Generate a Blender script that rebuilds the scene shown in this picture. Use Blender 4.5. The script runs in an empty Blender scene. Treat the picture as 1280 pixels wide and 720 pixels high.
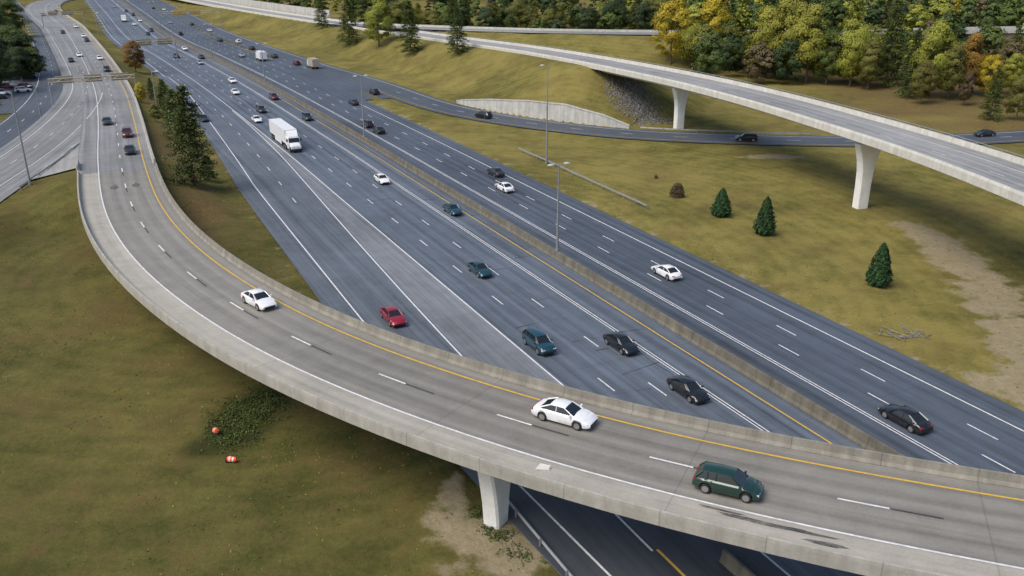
import bpy, math, random
import numpy as np
from mathutils import Vector, Matrix
from mathutils.kdtree import KDTree
random.seed(7); rng=np.random.default_rng(7)
sc=bpy.context.scene
COL=sc.collection
# ------------------------------------------------------------------ camera / survey
F=1100.0; HC=40.0; TH=math.atan(430/1100.0); CT,ST=math.cos(TH),math.sin(TH)
def site(px,py,z=0.0):
    u=(px-640)/F; v=(py-360)/F
    t=(HC-z)/(ST+v*CT)
    return np.array([t*u, t*(CT-v*ST), z])
cam=bpy.data.cameras.new("camera"); cam.sensor_width=36; cam.lens=F/1280*36; cam.clip_end=8000; cam.clip_start=0.5
co=bpy.data.objects.new("camera",cam); COL.objects.link(co); co.location=(0,0,HC); co.rotation_euler=(math.pi/2-TH,0,0); sc.camera=co
sc.view_settings.view_transform='Standard'; sc.view_settings.look='None'; sc.view_settings.exposure=0
# ------------------------------------------------------------------ light
w=bpy.data.worlds.new("World"); sc.world=w; w.use_nodes=True
nt=w.node_tree; bg=nt.nodes["Background"]; sky=nt.nodes.new("ShaderNodeTexSky"); sky.sky_type='NISHITA'; sky.sun_disc=False
SE,SA=math.radians(54),math.radians(236)   # azimuth measured clockwise from +Y
sky.sun_elevation=SE; sky.sun_rotation=SA; sky.dust_density=3.0; sky.air_density=1.0
nt.links.new(sky.outputs[0],bg.inputs[0]); bg.inputs[1].default_value=0.15
sl=bpy.data.lights.new("sun",'SUN'); sl.energy=2.3; sl.angle=math.radians(38); sl.color=(1,0.95,0.86)
so=bpy.data.objects.new("sun",sl); COL.objects.link(so)
sd=Vector((math.sin(SA)*math.cos(SE),math.cos(SA)*math.cos(SE),math.sin(SE)))
so.rotation_euler=sd.to_track_quat('Z','Y').to_euler(); so.location=(0,0,100)
# ------------------------------------------------------------------ node helper
class NB:
    def __init__(s,name,rough=0.8,spec=0.3):
        s.m=bpy.data.materials.new(name); s.m.use_nodes=True; s.t=s.m.node_tree
        s.b=s.t.nodes["Principled BSDF"]; s.b.inputs["Roughness"].default_value=rough
        s.b.inputs["Specular IOR Level"].default_value=spec
    def put(s,node,i,val):
        if isinstance(val,bpy.types.NodeSocket): s.t.links.new(val,node.inputs[i])
        elif val is not None:
            if isinstance(val,(tuple,list)) and len(val)==3 and node.inputs[i].type=='RGBA': val=(*val,1)
            node.inputs[i].default_value=val
    def math(s,op,a,b=None,c=None,clamp=False):
        n=s.t.nodes.new("ShaderNodeMath"); n.operation=op; n.use_clamp=clamp
        s.put(n,0,a); s.put(n,1,b)
        if c is not None: s.put(n,2,c)
        return n.outputs[0]
    def ramp(s,f,lo,hi,a=0.0,b=1.0):
        n=s.t.nodes.new("ShaderNodeMapRange"); s.put(n,0,f); s.put(n,1,lo); s.put(n,2,hi); s.put(n,3,a); s.put(n,4,b); return n.outputs[0]
    def mix(s,f,a,b,mode='MIX'):
        n=s.t.nodes.new("ShaderNodeMix"); n.data_type='RGBA'; n.blend_type=mode
        s.put(n,0,f); s.put(n,6,a); s.put(n,7,b); return n.outputs[2]
    def noise(s,vec,scale,detail=3,rough=0.55):
        n=s.t.nodes.new("ShaderNodeTexNoise"); s.put(n,"Vector",vec); s.put(n,"Scale",scale); s.put(n,"Detail",detail); s.put(n,"Roughness",rough); return n.outputs[0]
    def coord(s,k="Object"):
        n=s.t.nodes.new("ShaderNodeTexCoord"); return n.outputs[k]
    def pos(s):
        n=s.t.nodes.new("ShaderNodeNewGeometry"); return n.outputs["Position"]
    def sep(s,v):
        n=s.t.nodes.new("ShaderNodeSeparateXYZ"); s.put(n,0,v); return n.outputs
    def comb(s,x,y,z=0.0):
        n=s.t.nodes.new("ShaderNodeCombineXYZ"); s.put(n,0,x); s.put(n,1,y); s.put(n,2,z); return n.outputs[0]
    def attr(s,name,out="Fac"):
        n=s.t.nodes.new("ShaderNodeAttribute"); n.attribute_name=name; return n.outputs[out]
    def bump(s,h,strength=0.3,dist=0.1):
        n=s.t.nodes.new("ShaderNodeBump"); s.put(n,"Height",h); n.inputs["Strength"].default_value=strength; n.inputs["Distance"].default_value=dist
        s.t.links.new(n.outputs[0],s.b.inputs["Normal"])
    def col(s,c): s.put(s.b,"Base Color",c); return s.m
    def dist(s,v,c):
        n=s.t.nodes.new("ShaderNodeVectorMath"); n.operation='DISTANCE'; s.put(n,0,v); n.inputs[1].default_value=c; return n.outputs["Value"]
def sc_(c,k): return tuple(x*k for x in c)
def road_mat(name,c,lane=3.7,phase=0.0,track=0.25,contrast=1.0):
    B=NB(name,0.62,0.5); uv=B.sep(B.coord("UV")); p=B.pos()
    st=B.noise(B.comb(B.math('MULTIPLY',uv[0],0.012),B.math('MULTIPLY',uv[1],1.3)),1.0,5,0.6)
    st2=B.noise(B.comb(B.math('MULTIPLY',uv[0],0.12),B.math('MULTIPLY',uv[1],2.6)),1.0,4,0.6)
    big=B.noise(p,0.035,4,0.6); fine=B.noise(p,5.0,3,0.7); mid=B.noise(p,0.5,4,0.65)
    wv=B.math('COSINE',B.math('MULTIPLY',B.math('SUBTRACT',uv[1],phase),4*math.pi/lane))
    k=B.math('ADD',B.ramp(st,0.3,0.7,1-0.28*contrast,1+0.28*contrast),B.math('MULTIPLY',wv,-0.5*track*0.6))
    k=B.math('ADD',k,B.ramp(st2,0.3,0.7,-0.09*contrast,0.09*contrast))
    k=B.math('ADD',k,B.ramp(big,0.3,0.7,-0.2*contrast,0.2*contrast))
    k=B.math('ADD',k,B.ramp(mid,0.3,0.7,-0.10,0.10)); k=B.math('ADD',k,B.ramp(fine,0.2,0.8,-0.12,0.12))
    ph=B.math('FRACT',B.math('MULTIPLY',uv[0],1/18.0)); jn=B.math('LESS_THAN',ph,0.006)
    k=B.math('MULTIPLY',k,B.math('SUBTRACT',1.0,B.math('MULTIPLY',jn,0.2)))
    n=B.t.nodes.new("ShaderNodeVectorMath"); n.operation='SCALE'; n.inputs[0].default_value=c; B.put(n,3,k)
    B.bump(fine,0.15,0.02)
    return B.col(n.outputs[0])
def concrete_mat(name,c,joint=6.0,stain=0.5,jd=0.3):
    B=NB(name,0.85,0.25); uv=B.sep(B.coord("UV")); p=B.pos()
    st=B.noise(B.comb(B.math('MULTIPLY',uv[0],0.9),B.math('MULTIPLY',uv[1],0.15)),1.0,5,0.65)
    nn=B.noise(p,0.6,5,0.65); fi=B.noise(p,6,3,0.6)
    k=B.math('MULTIPLY',B.ramp(st,0.35,0.7,1-0.5*stain,1.08),B.ramp(nn,0.3,0.7,1-0.35*stain,1.1)); k=B.math('MULTIPLY',k,B.ramp(fi,0.2,0.8,0.88,1.1))
    if joint:
        jn=B.math('LESS_THAN',B.math('FRACT',B.math('MULTIPLY',uv[0],1/joint)),0.012*6/joint)
        k=B.math('MULTIPLY',k,B.math('SUBTRACT',1.0,B.math('MULTIPLY',jn,jd)))
    n=B.t.nodes.new("ShaderNodeVectorMath"); n.operation='SCALE'; n.inputs[0].default_value=c; B.put(n,3,k)
    B.bump(nn,0.2,0.03)
    return B.col(n.outputs[0])
def paint_line_mat(name,c):
    B=NB(name,0.6,0.4); p=B.pos(); n1=B.noise(p,2.5,4,0.7)
    return B.col(B.mix(B.ramp(n1,0.35,0.75,0.0,0.5),c,(0.14,0.14,0.14)))
def plain(name,c,rough=0.5,metal=0.0,var=0.1,scale=3.0,coat=0.0,spec=0.5):
    B=NB(name,rough,spec); B.b.inputs["Metallic"].default_value=metal; B.b.inputs["Coat Weight"].default_value=coat; B.b.inputs["Coat Roughness"].default_value=0.08
    nz=B.noise(B.coord("Object"),scale,3); return B.col(B.mix(B.ramp(nz,0.3,0.7,0,1),sc_(c,1-var),sc_(c,1+var)))
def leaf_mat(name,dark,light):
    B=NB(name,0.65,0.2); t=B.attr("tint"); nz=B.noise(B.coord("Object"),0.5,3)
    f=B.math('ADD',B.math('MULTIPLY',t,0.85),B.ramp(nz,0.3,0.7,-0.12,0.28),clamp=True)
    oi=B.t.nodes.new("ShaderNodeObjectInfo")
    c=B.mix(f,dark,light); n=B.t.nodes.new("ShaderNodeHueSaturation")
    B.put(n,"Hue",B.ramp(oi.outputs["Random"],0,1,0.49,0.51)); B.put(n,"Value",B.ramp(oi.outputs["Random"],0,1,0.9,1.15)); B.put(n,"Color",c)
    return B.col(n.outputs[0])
M={}
M['left']=road_mat("asphalt_blue_grey",(0.098,0.117,0.146),3.8,-0.2,0.35,1.15)
M['right']=road_mat("asphalt_dark",(0.068,0.083,0.107),3.45,0.8,0.35,1.15)
M['gore']=road_mat("asphalt_worn_light",(0.175,0.188,0.205),3.7,0,0.05,1.2)
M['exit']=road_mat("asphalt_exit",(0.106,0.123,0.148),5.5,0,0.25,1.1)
M['under']=road_mat("asphalt_painted_shade",(0.05,0.055,0.064),5.5,0,0.2,.9)  # asphalt darkened so its colour carries the shade by the flyover
M['deck']=road_mat("deck_pavement",(0.215,0.203,0.178),3.6,0.0,0.4,0.6)
M['deckside']=road_mat("deck_shoulder",(0.375,0.35,0.298),3.6,0,0.0,0.5)
M['ramp']=road_mat("ramp_pavement",(0.205,0.205,0.2),3.6,0,0.25)
M['rampgore']=road_mat("ramp_gore_concrete",(0.28,0.272,0.25),3.6,0,0.05)
M['ddeck']=road_mat("far_deck_pavement",(0.27,0.268,0.26),3.6,0.0,0.3)
M['darkroad']=road_mat("asphalt_new",(0.07,0.083,0.102),3.6,0,0.2)
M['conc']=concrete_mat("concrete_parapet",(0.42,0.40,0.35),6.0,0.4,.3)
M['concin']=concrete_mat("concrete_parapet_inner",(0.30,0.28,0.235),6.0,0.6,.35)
M['conc2']=concrete_mat("concrete_light",(0.6,0.585,0.53),7.0,0.3)
M['barrier']=concrete_mat("concrete_barrier",(0.20,0.183,0.145),4.0,0.7)
M['pier']=concrete_mat("concrete_pier",(0.82,0.81,0.78),0,0.15)
M['wall']=concrete_mat("concrete_wall",(0.58,0.57,0.53),5.0,0.5)
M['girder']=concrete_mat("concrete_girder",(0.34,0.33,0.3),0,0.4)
M['browndeck']=concrete_mat("concrete_brown",(0.3,0.24,0.18),6,0.5)
M['white']=paint_line_mat("white_road_paint",(0.8,0.8,0.8)); M['yellow']=paint_line_mat("yellow_road_paint",(0.75,0.46,0.04))
M['blackline']=paint_line_mat("black_road_paint",(0.035,0.035,0.04))
B=NB("dark_tar",.7,.3); nz=B.noise(B.pos(),1.2,4,.7); M['tar']=B.col(B.mix(B.ramp(nz,.4,.65,0,1),(.06,.06,.062),(.19,.18,.16)))
M['seal']=plain("crack_seal_tar",(0.05,0.053,0.06),0.6,0,.3,1.0)
M['steel']=plain("galvanised_steel",(0.34,0.35,0.36),0.5,0.5)
M['lamphead']=plain("lamp_head_white",(0.7,0.71,0.72),0.4,0.1)
M['scrap']=plain("weathered_scrap",(0.2,0.2,0.18),0.7,0.0,.4)
M['rock']=plain("riprap_rock",(0.15,0.147,0.14),0.9,0.0,.45,0.7)
M['tyre']=plain("tyre_rubber",(0.02,0.02,0.02),0.8); M['rim']=plain("alloy_rim",(0.45,0.45,0.46),0.3,0.8)
M['glass']=plain("car_glass",(0.012,0.016,0.02),0.06,var=0.05,spec=0.8)
M['trim']=plain("black_trim",(0.02,0.02,0.02),0.5)
M['head']=plain("headlight_lens",(0.7,0.72,0.75),0.1,spec=0.8); M['tail']=plain("tail_light_lens",(0.35,0.01,0.01),0.15)
M['bark']=plain("bark",(0.13,0.1,0.07),0.9,var=0.35,scale=4)
M['signback']=plain("sign_back",(0.42,0.37,0.28),0.6,0.2); M['orange']=plain("orange_plastic",(0.8,0.1,0.02),0.5); M['whitep']=plain("white_band",(0.7,0.66,0.6),0.4)
M['signyellow']=plain("sign_yellow",(0.8,0.5,0.08),0.5)
M['truckwhite']=plain("truck_white",(0.82,0.82,0.82),0.35,var=0.03,coat=0.3)
PC={'white':(0.82,0.82,0.83),'silver':(0.42,0.43,0.45),'black':(0.012,0.013,0.016),'dark':(0.03,0.034,0.042),'teal':(0.012,0.06,0.085),'green':(0.012,0.045,0.035),'red':(0.32,0.012,0.03),'maroon':(0.12,0.012,0.018),'grey':(0.12,0.125,0.13),'blue':(0.03,0.07,0.16)}
PM={k:plain("paint_"+k,v,0.28,0.0 if k=='white' else 0.25,0.03,coat=0.8) for k,v in PC.items()}
LM={'green':leaf_mat("leaf_green",(0.024,0.040,0.010),(0.12,0.15,0.032)),
'yellowgreen':leaf_mat("leaf_yellow_green",(0.09,0.10,0.016),(0.34,0.34,0.05)),
'gold':leaf_mat("leaf_gold",(0.17,0.13,0.014),(0.58,0.47,0.04)),
'orange':leaf_mat("leaf_orange",(0.10,0.055,0.014),(0.34,0.19,0.04)),
'pine':leaf_mat("needle_dark",(0.012,0.022,0.010),(0.055,0.085,0.03)),
'olive':leaf_mat("leaf_olive",(0.05,0.055,0.014),(0.2,0.2,0.045)),
'brown':leaf_mat("leaf_brown",(0.05,0.037,0.02),(0.17,0.125,0.065)),
'strip':leaf_mat("needle_green",(0.02,0.035,0.011),(0.105,0.135,0.036)),
'arbor':leaf_mat("needle_emerald",(0.010,0.026,0.010),(0.04,0.10,0.028)),
'grass':leaf_mat("grass_tuft",(0.09,0.085,0.02),(0.28,0.235,0.07))}
# ------------------------------------------------------------------ object helpers
def thing(o,label,cat,group=None):
    o["label"]=label; o["category"]=cat
    if group: o["group"]=group
    return o
def struct(o): o["kind"]="structure"; return o
def empty(name,loc=(0,0,0),rz=0):
    e=bpy.data.objects.new(name,None); COL.objects.link(e); e.location=loc; e.rotation_euler=(0,0,rz); e.empty_display_size=0.5; return e
def mesh_obj(name,V,Fc,mats,mi=None,uv=None,smooth=False,parent=None):
    me=bpy.data.meshes.new(name); me.from_pydata([tuple(map(float,v)) for v in V],[],[tuple(map(int,f)) for f in Fc])
    for m in mats: me.materials.append(m)
    if mi is not None: me.polygons.foreach_set("material_index",list(mi))
    if uv is not None:
        l=me.uv_layers.new(name="UVMap"); idx=np.zeros(len(me.loops),dtype=np.int32); me.loops.foreach_get("vertex_index",idx)
        l.data.foreach_set("uv",np.asarray(uv,dtype=np.float32)[idx].ravel())
    if smooth: me.polygons.foreach_set("use_smooth",[True]*len(me.polygons))
    me.update(); o=bpy.data.objects.new(name,me); COL.objects.link(o)
    if parent: o.parent=parent
    return o
# ------------------------------------------------------------------ paths
class Path:
    def __init__(s,pts,step=3.0,smooth=6):
        p=np.array(pts,float); q=np.vstack([2*p[0]-p[1],p,2*p[-1]-p[-2]]); out=[]
        for i in range(1,len(q)-2):
            a,b,c,d=q[i-1],q[i],q[i+1],q[i+2]; n=max(4,int(np.linalg.norm(c-b)/1.5))
            for t in np.linspace(0,1,n,endpoint=False):
                out.append(0.5*((2*b)+(-a+c)*t+(2*a-5*b+4*c-d)*t*t+(-a+3*b-3*c+d)*t**3))
        out.append(p[-1]); out=np.array(out)
        sl=np.r_[0,np.cumsum(np.linalg.norm(np.diff(out[:,:2],axis=0),axis=1))]
        S=np.arange(0,sl[-1],step); P=np.stack([np.interp(S,sl,out[:,k]) for k in range(3)],1)
        for _ in range(smooth*3):
            P[1:-1]=0.25*P[:-2]+0.5*P[1:-1]+0.25*P[2:]
        s.P=P; s.S=np.r_[0,np.cumsum(np.linalg.norm(np.diff(P[:,:2],axis=0),axis=1))]
        T=np.gradient(P[:,:2],axis=0); T/=np.linalg.norm(T,axis=1)[:,None]; s.T=T; s.N=np.stack([T[:,1],-T[:,0]],1); s.step=step; s.n=len(P)
        s.kd=KDTree(s.n)
        for i,q in enumerate(P): s.kd.insert((q[0],q[1],0),i)
        s.kd.balance()
    def near(s,x,y,z=0): return s.kd.find((x,y,0))[1]
    def lat(s,x,y):
        i=s.near(x,y); return i,(x-s.P[i,0])*s.N[i,0]+(y-s.P[i,1])*s.N[i,1]
    def sl(s,x,y):
        i,l=s.lat(x,y); return i,s.S[i]+(x-s.P[i,0])*s.T[i,0]+(y-s.P[i,1])*s.T[i,1],l
    def at(s,sv,off=0.0,dz=0.0):
        x=np.interp(sv,s.S,s.P[:,0]); y=np.interp(sv,s.S,s.P[:,1]); z=np.interp(sv,s.S,s.P[:,2])
        nx=np.interp(sv,s.S,s.N[:,0]); ny=np.interp(sv,s.S,s.N[:,1]); return np.array([x+nx*off,y+ny*off,z+dz])
def strip(name,path,i0,i1,offs,dz,mat):
    idx=np.arange(i0,i1); V=[];UV=[]
    cols=[np.broadcast_to(np.asarray(o,float),(path.n,)) for o in offs]
    for i in idx:
        for c in cols:
            o=c[i]; V.append((path.P[i,0]+path.N[i,0]*o,path.P[i,1]+path.N[i,1]*o,path.P[i,2]+dz)); UV.append((path.S[i],o))
    k=len(cols); Fc=[(r*k+c,r*k+c+1,(r+1)*k+c+1,(r+1)*k+c) for r in range(len(idx)-1) for c in range(k-1)]
    return struct(mesh_obj(name,V,Fc,[mat],uv=UV))
def sweep(name,path,i0,i1,prof,mat,parent=None,offset=0.0,dz=0.0):
    idx=list(range(i0,i1)); k=len(prof); V=[];UV=[]; off=np.broadcast_to(np.asarray(offset,float),(path.n,))
    pl=[0]
    for a,b in zip(prof,prof[1:]): pl.append(pl[-1]+math.hypot(a[0]-b[0],a[1]-b[1]))
    for i in idx:
        for (o,z),l in zip(prof,pl):
            oo=o+off[i]; V.append((path.P[i,0]+path.N[i,0]*oo,path.P[i,1]+path.N[i,1]*oo,path.P[i,2]+z+dz)); UV.append((path.S[i],l))
    Fc=[(r*k+c,r*k+(c+1)%k,(r+1)*k+(c+1)%k,(r+1)*k+c) for r in range(len(idx)-1) for c in range(k)]
    Fc.append(tuple(range(k))[::-1]); Fc.append(tuple((len(idx)-1)*k+c for c in range(k)))
    return mesh_obj(name,V,Fc,[mat],uv=UV,parent=parent)
class Marks:
    def __init__(s): s.V=[];s.F=[]
    def line(s,path,off,wd,s0,s1,dz,dash=None,gap=None,phase=0.0):
        offa=np.broadcast_to(np.asarray(off,float),(path.n,))
        segs=[(s0,s1)] if not dash else [(a,min(a+dash,s1)) for a in np.arange(s0+phase,s1,dash+gap)]
        for a,b in segs:
            n=max(1,int(math.ceil((b-a)/path.step)))
            st=len(s.V)
            for t in np.linspace(a,b,n+1):
                o=float(np.interp(t,path.S,offa)); p=path.at(t,o-wd/2,dz); q=path.at(t,o+wd/2,dz); s.V+=[tuple(p),tuple(q)]
            s.F+=[(st+2*i,st+2*i+1,st+2*i+3,st+2*i+2) for i in range(n)]
    def wiggle(s,path,s0,o0,ds,do,wd,dz,r):
        st=len(s.V); n=max(3,int(abs(ds)+abs(do))); o=o0
        for k in range(n+1):
            t=k/n; o=o0+do*t+r.uniform(-.18,.18); q=path.at(s0+ds*t+r.uniform(-.1,.1),o,dz); 
            nx=path.at(s0+ds*t,o+wd,dz) if abs(ds)>abs(do) else path.at(s0+ds*t+wd,o,dz); s.V+=[tuple(q),tuple(nx)]
        s.F+=[(st+2*i,st+2*i+1,st+2*i+3,st+2*i+2) for i in range(n)]
    def make(s,name,mat): return struct(mesh_obj(name,s.V,s.F,[mat]))
def sY(path,Y): return float(path.S[np.argmin(abs(path.P[:,1]-Y))])
p0=np.array([31.3,63.]); dd=np.array([-.4482,.8939])
med=[tuple(p0+dd*k)+(0,) for k in (-190,-100,-40,0,57,100,142)]+[(-76,274,0),(-118,350,0),(-160.5,425,0),(-228,562,0),(-300,708,0),(-400,910,0),(-520,1150,0),(-660,1430,0)]
HW=Path(med,3.0,4)
YY=HW.P[:,1]
left_edge=-np.interp(YY,[-100,50,58,95,165,266,400,1400],[30.6,30.6,31.2,33.3,31.9,26.5,25.5,25.5])
A=Path([tuple(site(*q)) for q in [(1700,735,7.7),(1480,702,7.6),(1250,662,7.5),(1035,624,7.4),(840,581,7.3),(675,538,7.2),(541,494,7.0),(430,453,6.8),(350,416,6.6),(285,378,6.3),(235,343,6.1),(192,302,5.8),(165,260,5.4),(155,225,5.1),(149,190,4.6),(145,150,3.8),(136,110,3.0),(115,70,2.2),(92,37,1.6),(68,5,1.0)]]+[(-390,900,.5),(-520,1150,.5)],3.0,5)
B=Path([tuple(site(*q)) for q in [(-120,292,2.4),(-60,250,3.0),(0,214,3.6),(50,180,3.9),(84,150,3.7),(106,122,3.15),(108,100,2.8),(92,70,2.15),(70,37,1.55),(48,5,.95)]]+[(-405,900,.4),(-535,1150,.4)],3.0,5)
C=Path([tuple(site(*q)) for q in [(-80,235,.8),(-16,182,1),(30,150,1.2),(58,120,1.2),(66,92,1.2),(55,55,1),(38,25,.8),(15,0,.6)]]+[(-470,900,.4),(-600,1150,.4)],3.0,4)
D=Path([(62,25,12.2),(61.8,60,12.2),(61,82,12.2),(59.5,102.4,12.1),(56.3,124.6,12),(51.3,145,11.9),(44.5,171,11.6),(34.5,200,11.2),(19,238,10.3),(0,277,9.3),(-23,315,8.3),(-70,393,6.5),(-131,485,5.2),(-203,598,4.2),(-300,760,3),(-420,950,2)],3.0,4)
def hwoff(Y,off):
    i=int(np.argmin(abs(YY-Y))); return (HW.P[i,0]+HW.N[i,0]*off,HW.P[i,1]+HW.N[i,1]*off,0)
E=Path([tuple(site(*q)) for q in [(1700,150,0),(1450,160,0),(1280,170,0),(1160,176,0),(1070,177,0),(930,174,0),(800,169,0),(700,159,0),(620,148,0),(545,132,0)]]+[hwoff(262,30),hwoff(300,26.5),hwoff(360,24.5),hwoff(450,24),hwoff(600,24),hwoff(800,24),hwoff(1200,24)],3.0,5)
Fp=Path([(-85,420,6.5),(-62,390,7.6),(-40,368,8.6),(5,347,9),(54,339,9),(120,335,9.5),(185,336,10.5),(300,345,11),(450,360,11)],3.0,5)
iF=Fp.near(150,336); iF2=Fp.near(290,345)
LOT=Path([tuple(site(-45,145,1.0)),tuple(site(-12,116,1.0)),tuple(site(2,90,1.0))],3.0,1)
# ------------------------------------------------------------------ terrain
xs=np.unique(np.r_[np.linspace(-3500,-700,15),np.arange(-700,-200,9),np.arange(-200,-60,2.5),np.arange(-60,100,1.5),np.arange(100,200,2.5),np.arange(200,700,9),np.linspace(700,3500,15)])
ys=np.unique(np.r_[np.linspace(-1500,-60,10),np.arange(-60,36,8),np.arange(36,250,1.5),np.arange(250,330,2.5),np.arange(330,960,7),np.linspace(960,5000,25)])
GX,GY=np.meshgrid(xs,ys); gx,gy=GX.ravel(),GY.ravel()
def vnoise(x,y,s,seed):
    r=np.random.default_rng(seed).random((64,64)); X=x/s;Y=y/s; xi=np.floor(X).astype(int);yi=np.floor(Y).astype(int);fx=X-xi;fy=Y-yi
    fx=fx*fx*(3-2*fx);fy=fy*fy*(3-2*fy); g=lambda a,b:r[a%64,b%64]
    return (g(xi,yi)*(1-fx)+g(xi+1,yi)*fx)*(1-fy)+(g(xi,yi+1)*(1-fx)+g(xi+1,yi+1)*fx)*fy
sst=lambda x,a,b: np.clip((x-a)/(b-a),0,1)**2*(3-2*np.clip((x-a)/(b-a),0,1))
gz=0.5*(vnoise(gx,gy,17,1)-.5)+1.2*(vnoise(gx,gy,60,2)-.5)+0.12*(vnoise(gx,gy,4,3)-.5)
gz+=sst(gx,70,160)*sst(gy,180,320)*4+sst(gy,600,1500)*8
gz+=sst(-gx,150,260)*2
def lateral(path,lo,hi,i0=0,i1=None):
    i1=i1 or path.n
    kd=KDTree(i1-i0)
    for i in range(i0,i1): kd.insert((path.P[i,0],path.P[i,1],0),i)
    kd.balance(); idx=np.array([kd.find((a,b,0))[1] for a,b in zip(gx,gy)])
    dx=gx-path.P[idx,0]; dy=gy-path.P[idx,1]; la=dx*path.N[idx,0]+dy*path.N[idx,1]; al=dx*path.T[idx,0]+dy*path.T[idx,1]
    lo=np.broadcast_to(np.asarray(lo,float),(path.n,))[idx]; hi=np.broadcast_to(np.asarray(hi,float),(path.n,))[idx]
    d=np.hypot(np.maximum(0,np.maximum(lo-la,la-hi)),np.maximum(0,abs(al)-path.step)); return idx,la,d
FOOT=[]
def clip(path,lo,hi,slope,i0=0,i1=None,marg=2.5):
    global gz
    idx,la,d=lateral(path,lo,hi,i0,i1); zr=path.P[idx,2]-0.18; e=np.maximum(0,d-marg)/slope
    gz=np.clip(gz,zr-e,zr+e); FOOT.append((d<2.2,zr)); return idx,la,d
iDab=int(np.argmin(abs(D.P[:,1]-240)))
iAab=A.near(*site(155,214,5.0))
BHI=7.6; BLO=-6.2
# paved gore between approach road A and side ramp B
gA0=A.near(*site(150,203,4.8)); gA1=A.near(*site(128,92,2.7))
gore_b=np.full(A.n,-6.5); gore_z=np.zeros(A.n)
for i in range(gA0,gA1):
    best=None
    for lt in np.arange(-6.5,-30,-.5):
        x,y=A.P[i,:2]+A.N[i]*lt; j,lb=B.lat(x,y)
        if lb<BHI-.8: best=lt; gore_z[i]=B.P[j,2]; break
    gore_b[i]=best if best is not None else -6.5; gore_z[i]=gore_z[i] or A.P[i,2]
clip(Fp,-5,5,2.6,0,iF); clip(D,0,12,2.2,iDab)
sW0=E.S[E.near(*site(782,166,0))]; sW1=E.S[E.near(*site(548,131,0))]
def wallh(s): 
    t=np.clip((s-sW0)/(sW1-sW0),0,1); return 0.2+3.5*np.interp(t,[0,.12,.3,.5,.75,.92,1],[0,.55,1,.95,.6,.22,0])
EH=5.5
idx,la,d=lateral(E,-EH,EH); sE=E.S[idx]; inw=(sE>sW0)&(sE<sW1)&(la>0)
wh=np.where(inw,wallh(sE),0)
gz=np.where(inw&(d<40),np.maximum(gz,wh),gz)
eb=np.where(inw,wh*np.clip((d-2.0)/1.6,0,1)+np.maximum(0,d-3.4)/1.8,np.maximum(0,d-2.5)/2.4)
gz=np.clip(gz,-0.18-np.maximum(0,d-2.5)/2.4,-0.18+eb)
clip(LOT,-12,12,3)
clip(A,-6.9,5.6,2.4,iAab); clip(B,BLO,BHI,2.4); 
# flat fill below the paved gore
ig,lg,dg=lateral(A,gore_b,-6,gA0,gA1); f_=np.clip((lg+6.5)/(gore_b[ig]+6.5+1e-6),0,1); zg=A.P[ig,2]*(1-f_)+gore_z[ig]*f_-.25
inside=(dg<.5)&(gore_b[ig]<-7); gz=np.where(inside,zg,gz)
clip(C,-4.5,4.5,2.2,marg=1.5)
for m_,zr_ in FOOT[2:]: gz=np.where(m_,np.minimum(gz,zr_),gz)
_,hla,hd=clip(HW,left_edge,17.8,3.0)
gzg=gz.reshape(GX.shape)
def gh(x,y):
    i=min(max(np.searchsorted(xs,x)-1,0),len(xs)-2); j=min(max(np.searchsorted(ys,y)-1,0),len(ys)-2)
    a=(x-xs[i])/(xs[i+1]-xs[i]); b=(y-ys[j])/(ys[j+1]-ys[j])
    return float((gzg[j,i]*(1-a)+gzg[j,i+1]*a)*(1-b)+(gzg[j+1,i]*(1-a)+gzg[j+1,i+1]*a)*b)
def onground(px,py):
    z=0.0
    for _ in range(25):
        p=site(px,py,z); z=0.6*z+0.4*gh(p[0],p[1])
    return np.array([p[0],p[1],gh(p[0],p[1])])
def blob(px,py,rx,ry,rot=0):
    c=onground(px,py); dx,dy=gx-c[0],gy-c[1]; ca,sa=math.cos(rot),math.sin(rot); u=(dx*ca+dy*sa)/rx; v=(-dx*sa+dy*ca)/ry
    return np.exp(-(u*u+v*v))
dirt=np.zeros_like(gx); dark=np.zeros_like(gx); litter=np.zeros_like(gx)
for b in [(565,632,1.8,5,0),(600,675,3,4,0),(640,690,3,5,0.4),(965,195,7,2.2,0),(1272,490,2,6,0.45)]:
    dirt=np.maximum(dirt,blob(*b))
for b in [(1148,286,2.2,5,.4),(1168,300,3.2,5,.4),(1190,318,3.8,5,.4),(1212,338,4.0,5,.3),(1232,360,4.0,5,.2),(1250,385,3.8,5,.2),(1264,412,3.2,5,.1),(1276,440,3.0,5,0),(1284,470,2.5,4,0),(1292,500,2.2,4,0)]:
    dirt=np.maximum(dirt,1.25*blob(*b))
for b in [(315,512,3.2,4.4,0),(290,548,2.8,2.6,0),(345,500,1.8,3.4,0),(255,560,1.8,1.6,0)]: dark=np.maximum(dark,1.1*blob(*b))
for b in [(235,300,3,18,.45),(210,180,5,22,.45),(250,260,4,16,.4),(1230,130,45,16,0),(1130,140,20,8,0),(1280,160,30,8,0),(790,120,4,9,.3),(185,120,4,20,.45)]: litter=np.maximum(litter,blob(*b)*.8)
dirt=np.maximum(dirt,np.where((hla>0)&(hd>0),np.exp(-hd/1.3)*0.9,0)); dirt=np.maximum(dirt,np.where((hla<0)&(hd>0),np.exp(-hd/0.9)*0.6,0))
litter=np.maximum(litter,sst(gx,75,110)*sst(gy,225,250)*.8)
dry=np.where(hla>0,0.68,0.36)+0.0*gx
dry=np.where((hla<0)&(gy>125),0.48,dry)
lush=np.where(hla<0,1.0-sst(gy,110,190)*.6,0.0)
ni,nj=len(xs),len(ys)
jj,ii=np.meshgrid(np.arange(nj-1),np.arange(ni-1),indexing='ij'); a=(jj*ni+ii).ravel()
quads=np.stack([a,a+1,a+1+ni,a+ni],1)
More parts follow.
